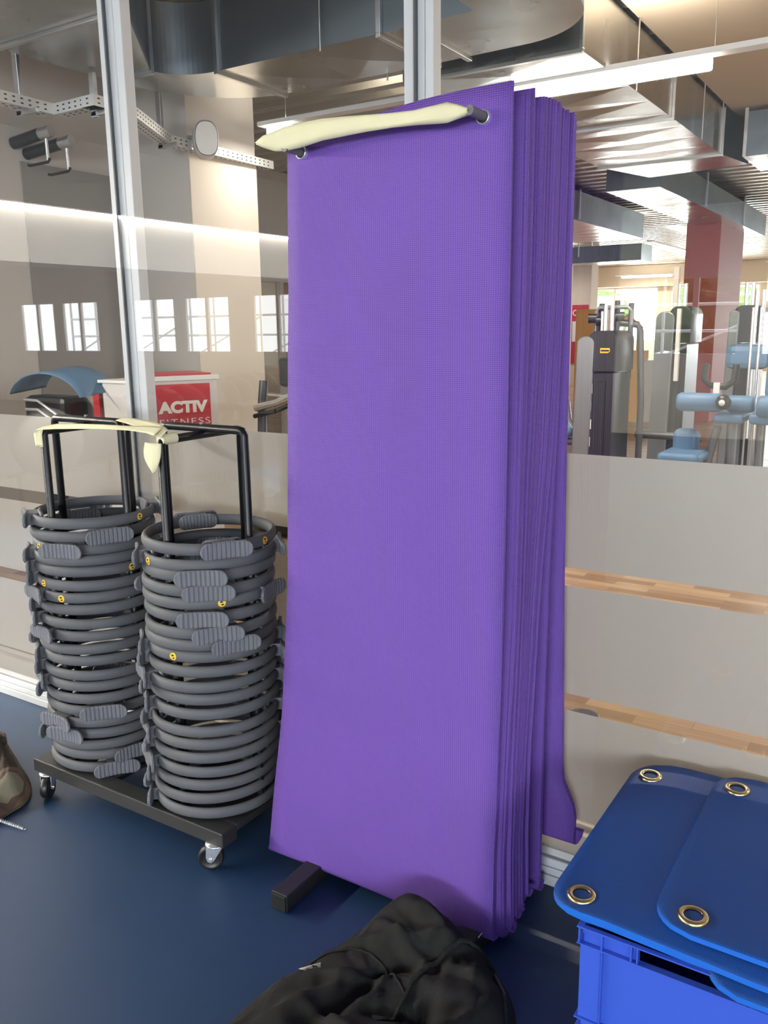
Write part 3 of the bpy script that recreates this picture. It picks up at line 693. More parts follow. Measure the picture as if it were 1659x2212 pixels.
foam(-.335, .80, 1.365, 1.972, .4605, .0095, dr, 'right top blue foam mat with two brass eyelets, overlapping the left one', [(-.286, 1.905), (-.268, 1.415)], .075, rot=.0)
# ================================================================== CLOTHES ON THE FLOOR
def dist_poly(p, poly):
    best = 9; inside = False; n = len(poly)
    for i in range(n):
        a = poly[i]; b = poly[(i+1) % n]; dx, dy = b[0]-a[0], b[1]-a[1]
        t = max(0, min(1, ((p[0]-a[0])*dx+(p[1]-a[1])*dy)/(dx*dx+dy*dy))); q = math.hypot(p[0]-a[0]-t*dx, p[1]-a[1]-t*dy)
        best = min(best, q)
        if (a[1] > p[1]) != (b[1] > p[1]) and p[0] < (b[0]-a[0])*(p[1]-a[1])/(b[1]-a[1])+a[0]: inside = not inside
    return best if inside else -best
def smooth_poly(poly, it=2):
    for _ in range(it):
        out = []
        for i in range(len(poly)):
            a, b = poly[i], poly[(i+1) % len(poly)]
            out += [(a[0]*.75+b[0]*.25, a[1]*.75+b[1]*.25), (a[0]*.25+b[0]*.75, a[1]*.25+b[1]*.75)]
        poly = out
    return poly
def heap_height(poly, hmax, soft, folds, seed, nz=.02):
    sd = Vector((seed*3.1, seed*1.7, 0))
    def h(x, y):
        d = dist_poly((x, y), poly)
        e = 1-math.exp(-max(0, d)/soft); v = hmax(x, y)*e
        w = noise.noise(Vector((x*9, y*9, 0))+sd)*nz+noise.noise(Vector((x*20, y*20, 5))+sd)*nz*.45
        r2 = 1-abs(noise.noise(Vector((x*16+3*noise.noise(Vector((x*7, y*7, 3))+sd), y*11, 1))+sd))*2.6; w += max(0, r2)**2*nz*.45
        rd = 1-abs(noise.noise(Vector((x*6+2*noise.noise(Vector((x*4, y*4, 2))+sd), y*6, 9))+sd))*2.0
        v += (w+rd*rd*nz*.9-nz*.3)*e
        for (ax, ay, bx, by, amp, wd) in folds:
            dx, dy = bx-ax, by-ay; t = max(0, min(1, ((x-ax)*dx+(y-ay)*dy)/(dx*dx+dy*dy)))
            q = math.hypot(x-ax-t*dx, y-ay-t*dy); v += amp*math.exp(-(q/wd)**2)*e*math.sin(PI*(.15+.7*t))
        return max(.004, v)
    return h
def heap(poly, h, step=.009):
    # polar sheet from the centroid to the outline, closed by an underside
    cx = sum(p[0] for p in poly)/len(poly); cy = sum(p[1] for p in poly)/len(poly); n = len(poly); m_ = 46
    vs = [(cx, cy, h(cx, cy))]; fs = []
    for k in range(1, m_+1):
        t = (k/m_)**.8
        for p in poly:
            x, y = cx+(p[0]-cx)*t, cy+(p[1]-cy)*t; z = h(x, y)
            if k == m_: z = .012
            vs.append((x, y, z))
    for i in range(n): fs.append((0, 1+i, 1+(i+1) % n))
    for k in range(m_-1):
        for i in range(n):
            a = 1+k*n; fs.append((a+i, a+n+i, a+n+(i+1) % n, a+(i+1) % n))
    b0 = len(vs); vs += [(cx+(p[0]-cx)*.985, cy+(p[1]-cy)*.985, .002) for p in poly]; a = 1+(m_-1)*n
    for i in range(n): fs.append((a+i, b0+i, b0+(i+1) % n, a+(i+1) % n))
    fs.append(tuple(range(b0, b0+n)))
    return MB().add(vs, fs, True)
def drape_tube(h, pts, r, up=.0, n=8, sub=5):
    out = []
    for i in range(len(pts)-1):
        for k in range(sub):
            t = k/sub; x = pts[i][0]+(pts[i+1][0]-pts[i][0])*t; y = pts[i][1]+(pts[i+1][1]-pts[i][1])*t; out.append((x, y, h(x, y)+up))
    x, y = pts[-1]; out.append((x, y, h(x, y)+up)); return out
jp = [(-1.135,.98),(-1.165,1.14),(-1.16,1.26),(-1.13,1.34),(-1.09,1.40),(-1.065,1.475),(-1.05,1.54),(-1.02,1.60),(-.985,1.635),(-.935,1.645),(-.89,1.64),(-.845,1.61),(-.79,1.60),(-.735,1.597),(-.68,1.56),(-.635,1.50),(-.60,1.42),(-.575,1.30),(-.57,1.15),(-.60,1.0),(-.75,.92),(-.95,.90)]
jp = smooth_poly(jp, 2)
def jh(x, y):
    v = .105
    v += .062*math.exp(-((x+.935)**2/.020+(y-1.55)**2/.008))+.030*math.exp(-((x+.85)**2/.008+(y-1.53)**2/.006))
    v -= .03*math.exp(-((x+1.11)**2+(y-1.2)**2)/.01)
    v += .02*math.exp(-((x+.68)**2+(y-1.44)**2)/.008)
    return v
fol = [(-1.02, 1.40, -.72, 1.53, .022, .014), (-1.10, 1.25, -.88, 1.36, .022, .014), (-.96, 1.15, -.90, 1.36, -.032, .016), (-1.0, 1.48, -.82, 1.42, .018, .012), (-.74, 1.2, -.64, 1.42, .030, .018), (-.80, 1.10, -.76, 1.34, -.035, .022), (-1.06, 1.1, -.97, 1.28, .026, .014), (-.88, 1.26, -.70, 1.34, -.024, .013), (-.78, 1.44, -.66, 1.46, .02, .012), (-1.0, 1.2, -.86, 1.2, .02, .012), (-.95, 1.32, -.84, 1.42, -.02, .010)]
jhf = heap_height(jp, jh, .030, fol, 4, .013)
jk = heap(jp, jhf).obj('jacket', MAT['cloth'], origin=(-.87, 1.25, 0)); tag(jk, 'crumpled black zip-up jacket lying on the floor before the purple mats', 'jacket')
zp = [(-.850, 1.255), (-.822, 1.275), (-.819, 1.323), (-.823, 1.367), (-.812, 1.424), (-.790, 1.475), (-.765, 1.515), (-.735, 1.532), (-.700, 1.520)]
zz = drape_tube(jhf, zp, .003, .003, sub=6)
MB().tube(zz, .0042, 8).obj('zip_tape', MAT['cloth2'], jk)
tm = MB()
for i in range(len(zz)-1):
    a, b_ = Vector(zz[i]), Vector(zz[i+1])
    for k in range(3):
        c = a.lerp(b_, (k+.5)/3); tm.box(c.x-.0035, c.x+.0035, c.y-.0012, c.y+.0012, c.z+.003, c.z+.0058)
tm.obj('zip_teeth', MAT['cloth2'], jk)
zz2 = drape_tube(jhf, [(-.690, 1.50), (-.655, 1.47), (-.625, 1.42), (-.605, 1.34), (-.598, 1.27), (-.597, 1.18)], .004, .004, sub=6)
MB().tube(zz2, .005, 8).obj('hem', MAT['blackmetal'], jk)
# collar / lining panel and the raised hood rim
def panel(h, poly, up, name, mat, parent):
    poly = smooth_poly(poly, 2); cx = sum(p[0] for p in poly)/len(poly); cy = sum(p[1] for p in poly)/len(poly); vs = [(cx, cy, h(cx, cy)+up)]; n = len(poly); fs = []
    for k in range(1, 9):
        t = k/8
        for p in poly:
            x, y = cx+(p[0]-cx)*t, cy+(p[1]-cy)*t; vs.append((x, y, h(x, y)+(up if k < 8 else .0005)))
    fs = [(0, 1+i, 1+(i+1) % n) for i in range(n)]
    for k in range(7):
        a = 1+k*n; fs += [(a+i, a+n+i, a+n+(i+1) % n, a+(i+1) % n) for i in range(n)]
    return MB().add(vs, fs, True).obj(name, MAT[mat], parent)
panel(jhf, [(-.80, 1.19), (-.80, 1.27), (-.795, 1.36), (-.755, 1.43), (-.69, 1.43), (-.665, 1.33), (-.67, 1.20), (-.74, 1.12)], .0035, 'lining', 'cloth2', jk)
MB().tube(drape_tube(jhf, [(-1.07, 1.33), (-1.0, 1.385), (-.95, 1.395), (-.90, 1.38), (-.85, 1.36), (-.82, 1.335)], .001, .001), .0028, 8).obj('hood_seam', MAT['cloth'], jk)
# care label with two letters, standing up at the collar
lb = MB(); LM = Matrix.Translation((-1.048, 1.300, jhf(-1.048, 1.308)+.004)) @ Matrix.Rotation(math.radians(38), 4, 'Z') @ Matrix.Rotation(math.radians(-15), 4, 'X')
lb.prism([(-.026, .010), (.022, -.006), (.024, .020)], lambda a, b: (a, 0, b), lambda a, b: (a, .0012, b)); lo = lb.xf(LM).obj('care_label', MAT['paper'], jk); lo.ob['label'] = 'white triangle of care label'
def text_mesh(s, size, depth=.0008, bold=0.0, spacing=1.0):
    c = bpy.data.curves.new('txt', 'FONT'); c.body = s; c.size = size; c.extrude = depth; c.offset = bold; c.space_character = spacing; c.align_x = 'LEFT'
    o = bpy.data.objects.new('txt', c); COL.objects.link(o); dg = bpy.context.evaluated_depsgraph_get(); dg.update()
    me = bpy.data.meshes.new_from_object(o.evaluated_get(dg)); mb = MB(); mb.add([v.co for v in me.vertices], [tuple(p.vertices) for p in me.polygons])
    bpy.data.objects.remove(o); bpy.data.curves.remove(c); bpy.data.meshes.remove(me); return mb
tx = text_mesh('CL', .011, .0003, .0004); tx.xf(LM @ Matrix.Translation((.017, -.0008, .012)) @ Matrix.Rotation(PI/2, 4, 'X') @ Matrix.Rotation(PI-.3, 4, 'Z')).obj('lettering', MAT['black'], lo)
# camouflage bundle at the left
bp = [(-2.99, 1.50), (-2.93, 1.68), (-2.84, 1.70), (-2.74, 1.69), (-2.64, 1.64), (-2.56, 1.62), (-2.46, 1.58), (-2.385, 1.535), (-2.345, 1.48), (-2.345, 1.42), (-2.325, 1.37), (-2.34, 1.30), (-2.44, 1.20), (-2.65, 1.15), (-2.95, 1.25)]
bp = smooth_poly(bp, 2)
bh = lambda x, y: .12+.04*math.exp(-((x+2.58)**2+(y-1.56)**2)/.01)-.07*math.exp(-((x+2.40)**2+(y-1.38)**2)/.01)
bf = [(-2.72, 1.58, -2.48, 1.50, .045, .03), (-2.66, 1.45, -2.45, 1.42, -.045, .02), (-2.60, 1.60, -2.50, 1.38, .03, .02), (-2.52, 1.52, -2.44, 1.44, -.03, .012), (-2.60, 1.34, -2.44, 1.38, .03, .025)]
bhf = heap_height(bp, bh, .04, bf, 11, .024)
bo = heap(bp, bhf).obj('camouflage_jacket', MAT['camo'], origin=(-2.65, 1.45, 0)); tag(bo, 'brown and tan camouflage jacket crumpled on the floor by the trolley castor', 'jacket')
MB().tube(drape_tube(bhf, [(-2.78, 1.62), (-2.69, 1.595), (-2.60, 1.585), (-2.54, 1.55)], .008, .006), .011, 10).obj('collar', MAT['camo'], bo)
cz = []
for k in range(150):
    t = k/149; a = 2*PI*t*13; c0 = Vector((-2.340, 1.375, .012)).lerp(Vector((-2.225, 1.392, .007)), t); cz.append(c0+Vector((.0, .0048*math.cos(a), .0048*math.sin(a)+.001)))
MB().tube(cz, .0014, 6).obj('coiled_cord', MAT['chrome'], bo)
# ================================================================== GYM BEHIND THE GLASS
# --- ventilation ducts
ZD0, ZD1 = 3.0, 3.39
def flange(h, x0, x1, y0, y1, ax, pos, t=.03, e=.022):
    m_ = MB()
    if ax == 'y': m_.box(x0-e, x1+e, pos, pos+t, ZD0-e, ZD0); m_.box(x0-e, x0, pos, pos+t, ZD0, ZD1); m_.box(x1, x1+e, pos, pos+t, ZD0, ZD1)
    else: m_.box(pos, pos+t, y0-e, y1+e, ZD0-e, ZD0); m_.box(pos, pos+t, y0-e, y0, ZD0, ZD1); m_.box(pos, pos+t, y1, y1+e, ZD0, ZD1)
    return m_.obj('flange', MAT['galvbright'], h, bevel=.002)
def duct(x0, x1, y0, y1, label, ax, fl, rods=(), z0=ZD0, z1=ZD1, side='galv'):
    h = thing('ventilation_duct', ((x0+x1)/2, (y0+y1)/2, z0), label, 'duct')
    m_ = MB(); m_.prism([(x0, y0), (x1, y0), (x1, y1), (x0, y1)], lambda a, b: (a, b, z0), lambda a, b: (a, b, z1), mi=0, mis=1)
    n = max(1, int(((x1-x0) if ax == 'x' else (y1-y0))/.45))
    # cross-broken stiffening creases on the underside
    for k in range(n):
        if ax == 'x': a = x0+(x1-x0)*k/n; b = x0+(x1-x0)*(k+1)/n; m_.add([(a, y0, z0-.0005), (b, y0, z0-.0005), (b, y1, z0-.0005), (a, y1, z0-.0005), ((a+b)/2, (y0+y1)/2, z0-.012)], [(1, 0, 4), (2, 1, 4), (3, 2, 4), (0, 3, 4)])
        else: a = y0+(y1-y0)*k/n; b = y0+(y1-y0)*(k+1)/n; m_.add([(x0, a, z0-.0005), (x1, a, z0-.0005), (x1, b, z0-.0005), (x0, b, z0-.0005), ((x0+x1)/2, (a+b)/2, z0-.012)], [(1, 0, 4), (2, 1, 4), (3, 2, 4), (0, 3, 4)])
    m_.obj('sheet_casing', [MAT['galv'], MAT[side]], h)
    for f in fl: flange(h, x0, x1, y0, y1, ax, f)
    for (rx, ry) in rods: MB().cyl((rx, ry, z0-.03), (rx, ry, 3.41), .006, 8).obj('hanger_rod', MAT['galvbright'], h)
    return h
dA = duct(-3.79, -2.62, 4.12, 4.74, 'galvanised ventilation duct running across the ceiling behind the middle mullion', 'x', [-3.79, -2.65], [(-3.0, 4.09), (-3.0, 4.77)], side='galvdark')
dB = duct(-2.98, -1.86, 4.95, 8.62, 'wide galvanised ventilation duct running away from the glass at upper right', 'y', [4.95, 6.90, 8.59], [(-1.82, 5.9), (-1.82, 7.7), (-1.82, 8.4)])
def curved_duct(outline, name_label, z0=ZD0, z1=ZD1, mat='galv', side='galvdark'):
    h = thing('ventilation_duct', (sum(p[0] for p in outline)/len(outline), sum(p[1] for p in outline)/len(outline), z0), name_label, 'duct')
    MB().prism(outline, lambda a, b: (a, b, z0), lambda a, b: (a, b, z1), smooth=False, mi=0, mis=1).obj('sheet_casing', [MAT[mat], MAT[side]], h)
    return h
def arc(cx, cy, rx, ry, a0, a1, n=14): return [(cx+rx*math.cos(math.radians(a0+(a1-a0)*k/n)), cy+ry*math.sin(math.radians(a0+(a1-a0)*k/n))) for k in range(n+1)]
el = curved_duct(arc(-3.79, 3.90, .66, .84, 90, 180)+arc(-3.79, 3.90, .30, .22, 180, 90), 'curved galvanised duct elbow at upper left between the two mullions')
MB().box(-4.46, -4.08, 3.88, 3.905, ZD0-.02, ZD1).obj('flange', MAT['galvbright'], el, bevel=.002)
dc = curved_duct([(-4.45, 2.2), (-4.45, 3.88), (-4.09, 3.88), (-3.45, 3.14), (-3.45, 2.2)], 'tapering galvanised duct coming toward the glass at the top left')
MB().box(-4.47, -3.43, 3.10, 3.13, ZD0-.02, ZD0).obj('flange', MAT['galvbright'], dc, bevel=.002)
er = curved_duct([(-2.62, 4.12), (-2.08, 4.10)]+[(-2.05, 2.9), (-1.58, 2.9)]+arc(-2.10, 4.22, .50, .50, 0, 90)+[(-2.62, 4.74)], 'curved duct elbow with bright underside at the top, above the long lamp')
MB().box(-2.45, -2.42, 4.10, 4.76, ZD0-.02, ZD0).obj('flange', MAT['galvbright'], er, bevel=.002)
tp = curved_duct([(-2.98, 8.63), (-1.86, 8.63), (-1.75, 9.3), (-2.75, 9.5)], 'short tapered duct end at the far side of the wide duct', mat='galv')
duct(-1.70, 1.6, 8.75, 9.65, 'galvanised duct branching off to the right edge, near the ceiling', 'x', [-1.70, -1.2], [], z0=2.98, z1=3.36, side='galvdark')
duct(-3.35, -2.75, 9.9, 16.5, 'dark duct continuing away beyond the wide duct, left of the red column', 'y', [12.0, 14.5], [], z0=2.96, z1=3.3, side='galvdark')
duct(-5.7, -4.55, 10.2, 15.5, 'dark square duct far behind, just right of the purple mats', 'y', [12.3], [], z0=2.96, z1=3.36, side='galvdark')
duct(-11.0, -5.6, 19.0, 19.8, 'farthest duct crossing the hall below the corrugated ceiling', 'x', [-9, -7], [], z0=2.85, z1=3.2, side='galvdark')
duct(-1.9, -1.2, 11.5, 20, 'grey duct running away behind the red column to its right', 'y', [14, 17], [], z0=2.9, z1=3.3, side='galvdark')
# --- lamps
def lamp(x0, x1, y0, y1, z, label, lit, power, ax='x', top=3.42):
    h = thing('ceiling_lamp', ((x0+x1)/2, (y0+y1)/2, z), label, 'ceiling lamp')
    MB().box(x0, x1, y0, y1, z+.052, z+.085).obj('housing', MAT['lampwhite'], h, bevel=.004)
    for (a, b) in lit:
        if ax == 'x': MB().box(a, b, y0+.01, y1-.01, z-.022, z+.051).obj('diffuser', MAT['lamp'], h, bevel=.012); c = ((a+b)/2, (y0+y1)/2, z-.026); sx, sy = b-a, .06
        else: MB().box(x0+.01, x1-.01, a, b, z-.022, z+.051).obj('diffuser', MAT['lamp'], h, bevel=.012); c = ((x0+x1)/2, (a+b)/2, z-.026); sx, sy = .06, b-a
        if power:
            area('lamp_light', c, (0, 0, 0), sx, sy, power, WARM)
            area('lamp_uplight', (c[0], c[1], z+.09), (PI, 0, 0), sx, sy, power*.35, WARM)
    for t in (.15, .85):
        p = (x0+(x1-x0)*t, (y0+y1)/2) if ax == 'x' else ((x0+x1)/2, y0+(y1-y0)*t)
        MB().cyl((p[0], p[1], z+.085), (p[0], p[1], top), .0025, 6).obj('suspension_wire', MAT['galvbright'], h)
    return h
lamp(-4.58, -2.95, 5.40, 5.50, 2.965, 'suspended strip lamp seen above the left end of the taped rod', [(-4.50, -4.30)], 12)
lamp(-2.93, -.95, 5.40, 5.50, 2.93, 'long bright strip lamp at upper right, touching the top of the purple mats', [(-2.47, -1.26)], 60)
lamp(.8, 3.2, 5.40, 5.50, 2.93, 'added strip lamp out of view past the right edge, brightening the gym', [(1.0, 3.0)], 60)  # unseen lamp continuing the row, added for more light in the gym
lamp(-4.98, -4.88, 12.4, 16.2, 3.0, 'nearer of two small strip lamps under the corrugated ceiling', [(13.5, 15.7)], 60, 'y')
lamp(-4.98, -4.88, 17.2, 21.2, 3.0, 'farther small strip lamp under the corrugated ceiling, left of the red column', [(18.0, 20.4)], 60, 'y')
lamp(-9.2, -7.2, 28.45, 28.55, 3.0, 'farthest strip lamp, hung above the bright far windows', [(-9.0, -7.4)], 60)
lamp(-4.1, -3.0, 25.0, 25.1, 3.0, 'tiny lamp right of the red column over the far windows', [(-3.9, -3.3)], 30)
lamp(-8.5, -8.0, 20.0, 20.1, 2.8, 'tiny round-ended lamp beside the back edge of the purple mats', [(-8.4, -8.05)], 20)
lamp(.8, 3.2, 11.0, 11.1, 2.93, 'added second-row strip lamp out of view at right, brightening the gym', [(1.0, 3.0)], 60)  # another added lamp outside the frame, fills the hall with light
# --- cable tray with its hangers
ct = thing('cable_tray', (-4.6, 4.0, 2.8), 'white perforated cable tray zigzagging along the upper left wall', 'cable tray')
path = [(-4.56, 2.3), (-4.64, 3.61), (-4.27, 3.60), (-4.29, 3.93), (-4.70, 4.62), (-4.71, 4.80), (-4.75, 5.79)]
for i in range(len(path)-1):
    a = Vector((*path[i], 0)); b_ = Vector((*path[i+1], 0)); d = (b_-a); l = d.length; d.normalize(); nn_ = Vector((-d.y, d.x, 0))
    M = Matrix(((d.x, nn_.x, 0, a.x), (d.y, nn_.y, 0, a.y), (0, 0, 1, 2.78), (0, 0, 0, 1)))
    s = MB(); s.box(0, l, -.001, .001, 0, .062, 0, M); s.box(0, l, .099, .101, 0, .062, 0, M); s.box(0, l, 0, .10, 0, .002, 0, M)
    k = .03
    while k < l-.03:
        for zz_ in (.018, .044): s.box(k, k+.018, -.0018, .0018, zz_-.004, zz_+.004, 1, M)
        s.box(k+.01, k+.03, .03, .04, -.001, .003, 1, M); s.box(k, k+.02, .065, .075, -.001, .003, 1, M)
        k += .055
    s.obj('tray_channel', [MAT['traymetal'], MAT['hole']], ct)
for (x, y) in ((-4.70, 3.42), (-4.36, 3.68), (-4.74, 4.56)):
    MB().box(x-.022, x+.022, y-.012, y+.012, 2.74, 2.985 if x > -4.5 else 3.41).box(x-.022, x+.16, y-.012, y+.012, 2.745, 2.772).obj('hanger_post', MAT['galvbright'], ct, bevel=.002)
# --- two padded tubes on the wall, speaker
for (y, z, ln, lab) in ((3.99, 2.80, .22, 'left one of two black padded tubes projecting from the grey wall'), (4.09, 2.745, .30, 'right one of two black padded tubes projecting from the grey wall')):
    h = thing('wall_tube', (-5.6, y, z), lab, 'wall fitting', 'black tubes on the upper left wall')
    MB().cyl((-5.598, y, z-.01), (-5.598+ln, y+.06, z+.035), .040, 20).obj('sleeve', MAT['black'], h)
    MB().cyl((-5.598+ln, y+.06, z+.035), (-5.598+ln+.10, y+.078, z+.045), .039, 20).obj('end_cap', MAT['galvbright'], h)
    xx, yy, zz_ = -5.598+ln+.05, y+.07, z+.0
    MB().cyl((xx, yy, zz_), (xx, yy, zz_-.14), .013, 10).obj('pin', MAT['chrome'], h)
    MB().tube([(xx+.02, yy, zz_-.13), (xx, yy, zz_-.15), (xx-.14, yy-.04, zz_-.165), (xx-.16, yy-.045, zz_-.16)], .010, 8).obj('lever', MAT['black'], h)
sp_ = thing('loudspeaker', (-4.70, 4.93, 2.84), 'white oval loudspeaker fixed beside the cable tray on the pillar', 'speaker')
SM = Matrix.Translation((-4.66, 4.90, 2.835)) @ Matrix.Rotation(math.radians(-38), 4, 'Z')
def ovalring(hw, hh, n=36):
    return [((hw-hw*.0)*math.copysign(abs(math.cos(2*PI*k/n))**.75, math.cos(2*PI*k/n)), hh*math.copysign(abs(math.sin(2*PI*k/n))**.85, math.sin(2*PI*k/n))) for k in range(n)]
o1 = MB(); vs = []; n = 36
for (sc, dd) in ((.80, 0), (1, .02), (1, .12), (.93, .135)):
    vs += [(dd, a*sc, b*sc) for a, b in ovalring(.088, .125)]
fs = [(i*n+j, i*n+(j+1) % n, (i+1)*n+(j+1) % n, (i+1)*n+j) for i in range(3) for j in range(n)]+[tuple(range(n))]
o1.add(vs, fs, True).xf(SM).obj('shell', MAT['speaker'], sp_)
o2 = MB().prism(ovalring(.078, .112), lambda a, b: (.130, a, b), lambda a, b: (.139, a, b)); o2.xf(SM).obj('grille', MAT['white'], sp_)
MB().box(-4.789, -4.62, 4.905, 4.955, 2.85, 2.90).obj('wall_bracket', MAT['alu'], sp_)
# --- white counters, one with the red sign
D2 = Vector((.459, .889, 0)).normalized(); N2 = Vector((D2.y, -D2.x, 0))
def fm_(org): return Matrix(((D2.x, N2.x, 0, org[0]), (D2.y, N2.y, 0, org[1]), (0, 0, 1, 0), (0, 0, 0, 1)))
cb = thing('reception_cabinet', (-3.5, 3.3, 0), 'white cabinet carrying the red square sign behind the glass', 'cabinet')
M = fm_((-3.36, 3.5))
MB().box(-.36, .025, -.36, 0, .0, 1.235, 0, M).obj('body', MAT['cardboard'], cb, bevel=.003)
MB().box(-.385, .035, -.38, .015, 1.236, 1.262, 0, M).obj('lid', MAT['white'], cb, bevel=.004)
MB().box(-.36, .0, -.34, -.02, 1.2625, 1.272, 0, M).obj('red_top_panel', MAT['signred'], cb)
sg = MB().box(-.335, -.020, .001, .006, .90, 1.218, 0, M).obj('sign_panel', MAT['signred'], cb)
T = Matrix(((D2.x, 0, N2.x, 0), (D2.y, 0, N2.y, 0), (0, 1, 0, 0), (0, 0, 0, 1)))
def put_text(s, size, along, z, bold, par, mat, spacing=1.0, wfit=None):
    t = text_mesh(s, size, .0008, bold, spacing); x0 = min(v.x for v in t.v); x1 = max(v.x for v in t.v); k = (wfit/(x1-x0)) if wfit else 1
    t.xf(Matrix.Translation((-3.36, 3.5, z)) @ T @ Matrix.Translation((along, 0, .0075)) @ Matrix.Diagonal((k, 1, 1, 1)) @ Matrix.Translation((-x0, 0, 0))); return t.obj('lettering', MAT[mat], par)
put_text('ACTIV', .080, -.312, 1.068, .0048, sg, 'signwhite', 1.02, .275)
put_text('FITNESS', .050, -.308, .998, -.0004, sg, 'signwhite', 1.2, .280)
cb2 = thing('storage_cabinet', (-4.2, 3.6, 0), 'plain white cabinet behind the left mullion, left of the red sign', 'cabinet')
MB().box(-4.42, -4.02, 3.62, 4.0, 0, 1.185).obj('body', MAT['cardboard'], cb2, bevel=.003)
MB().box(-4.44, -4.0, 3.60, 4.02, 1.186, 1.205).obj('lid', MAT['white'], cb2, bevel=.003)
MB().box(-4.519, -4.46, 3.62, 3.64, .75, 1.15).obj('red_stripe_panel', MAT['signred'], cb2)
MB().box(-4.62, -4.425, 3.645, 3.80, 0, 1.20).obj('side_panel', MAT['darkwall'], cb2)
# --- orange ball on a stool, black crosstrainer, treadmill
st_ = thing('stool', (-3.72, 3.1, 0), 'low black stool under the orange ball', 'stool')
MB().cyl((-3.72, 3.1, .80), (-3.72, 3.1, .84), .14, 24).obj('seat', MAT['black'], st_)
for a in (0.3, 1.87, 3.44, 5.01): MB().cyl((-3.72+.1*math.cos(a), 3.1+.1*math.sin(a), .80), (-3.72+.16*math.cos(a), 3.1+.16*math.sin(a), 0), .012, 10).obj('leg', MAT['black'], st_)
prof = [(.09*math.sin(PI*k/16), -.09*math.cos(PI*k/16)) for k in range(17)]
tag(MB().lathe(prof, (-3.72, 3.1, .931)).obj('ball', MAT['orange']), 'orange ball peeking out behind the left ring trolley frame', 'ball')
ex = thing('exercise_machine', (-4.75, 3.5, 0), 'black exercise machine with curved visor behind the glass at left', 'exercise machine')
def visor(u, v, side):
    a = PI*(.08+.84*u); r = .30+(.012 if side else 0); return (-4.74-.36*math.cos(a), 3.42+.28*v, 1.06+r*.62*math.sin(a)+.03*v)
MB().slab(visor, 24, 4).obj('visor', MAT['bluepad'], ex)
MB().box(-5.02, -4.60, 3.46, 3.66, .84, 1.10).obj('console', MAT['black'], ex, bevel=.04)
for k in range(4):
    MB().tube([(-4.92+.02*k, 3.41-.01*k, 1.08-.06*k), (-4.76+.01*k, 3.39-.01*k, 1.08-.055*k), (-4.60, 3.40-.01*k, 1.0-.05*k), (-4.54, 3.42, .90-.04*k)], .010, 8).obj('side_tube', MAT['chrome'], ex)
MB().tube([(-4.85, 3.56, .86), (-4.85, 3.56, .1), (-4.85, 3.56, 0)], .05, 12).obj('column', MAT['black'], ex)
MB().box(-5.1, -4.45, 3.3, 3.85, 0, .10).obj('base', MAT['black'], ex, bevel=.02)
td = thing('treadmill', (-3.95, 5.1, 0), 'treadmill handrail and console between the pillar and the purple mats', 'treadmill')
MB().box(-4.35, -3.70, 4.75, 6.1, 0, .18).obj('deck', MAT['black'], td, bevel=.03)
for x in (-4.30, -3.75):
    MB().tube([(x, 4.95, .18), (x, 5.0, .95), (x, 5.03, 1.12)], .035, 12).obj('upright', MAT['darkgrey'], td)
    MB().tube([(x, 5.0, 1.02), (x, 5.3, .98), (x, 5.6, .90), (x, 5.65, .5)], .022, 10).obj('handrail', MAT['chrome'], td)
MB().tube([(-4.32, 4.95, .92), (-4.1, 4.95, .97), (-3.72, 4.95, 1.12)], .030, 10).obj('front_bar', MAT['chrome'], td)
MB().tube([(-4.32, 4.93, .86), (-4.1, 4.93, .91), (-3.72, 4.93, 1.06)], .018, 10).obj('lower_bar', MAT['black'], td)
MB().box(-4.12, -3.72, 4.98, 5.08, 1.08, 1.30).obj('console', MAT['black'], td, bevel=.03)
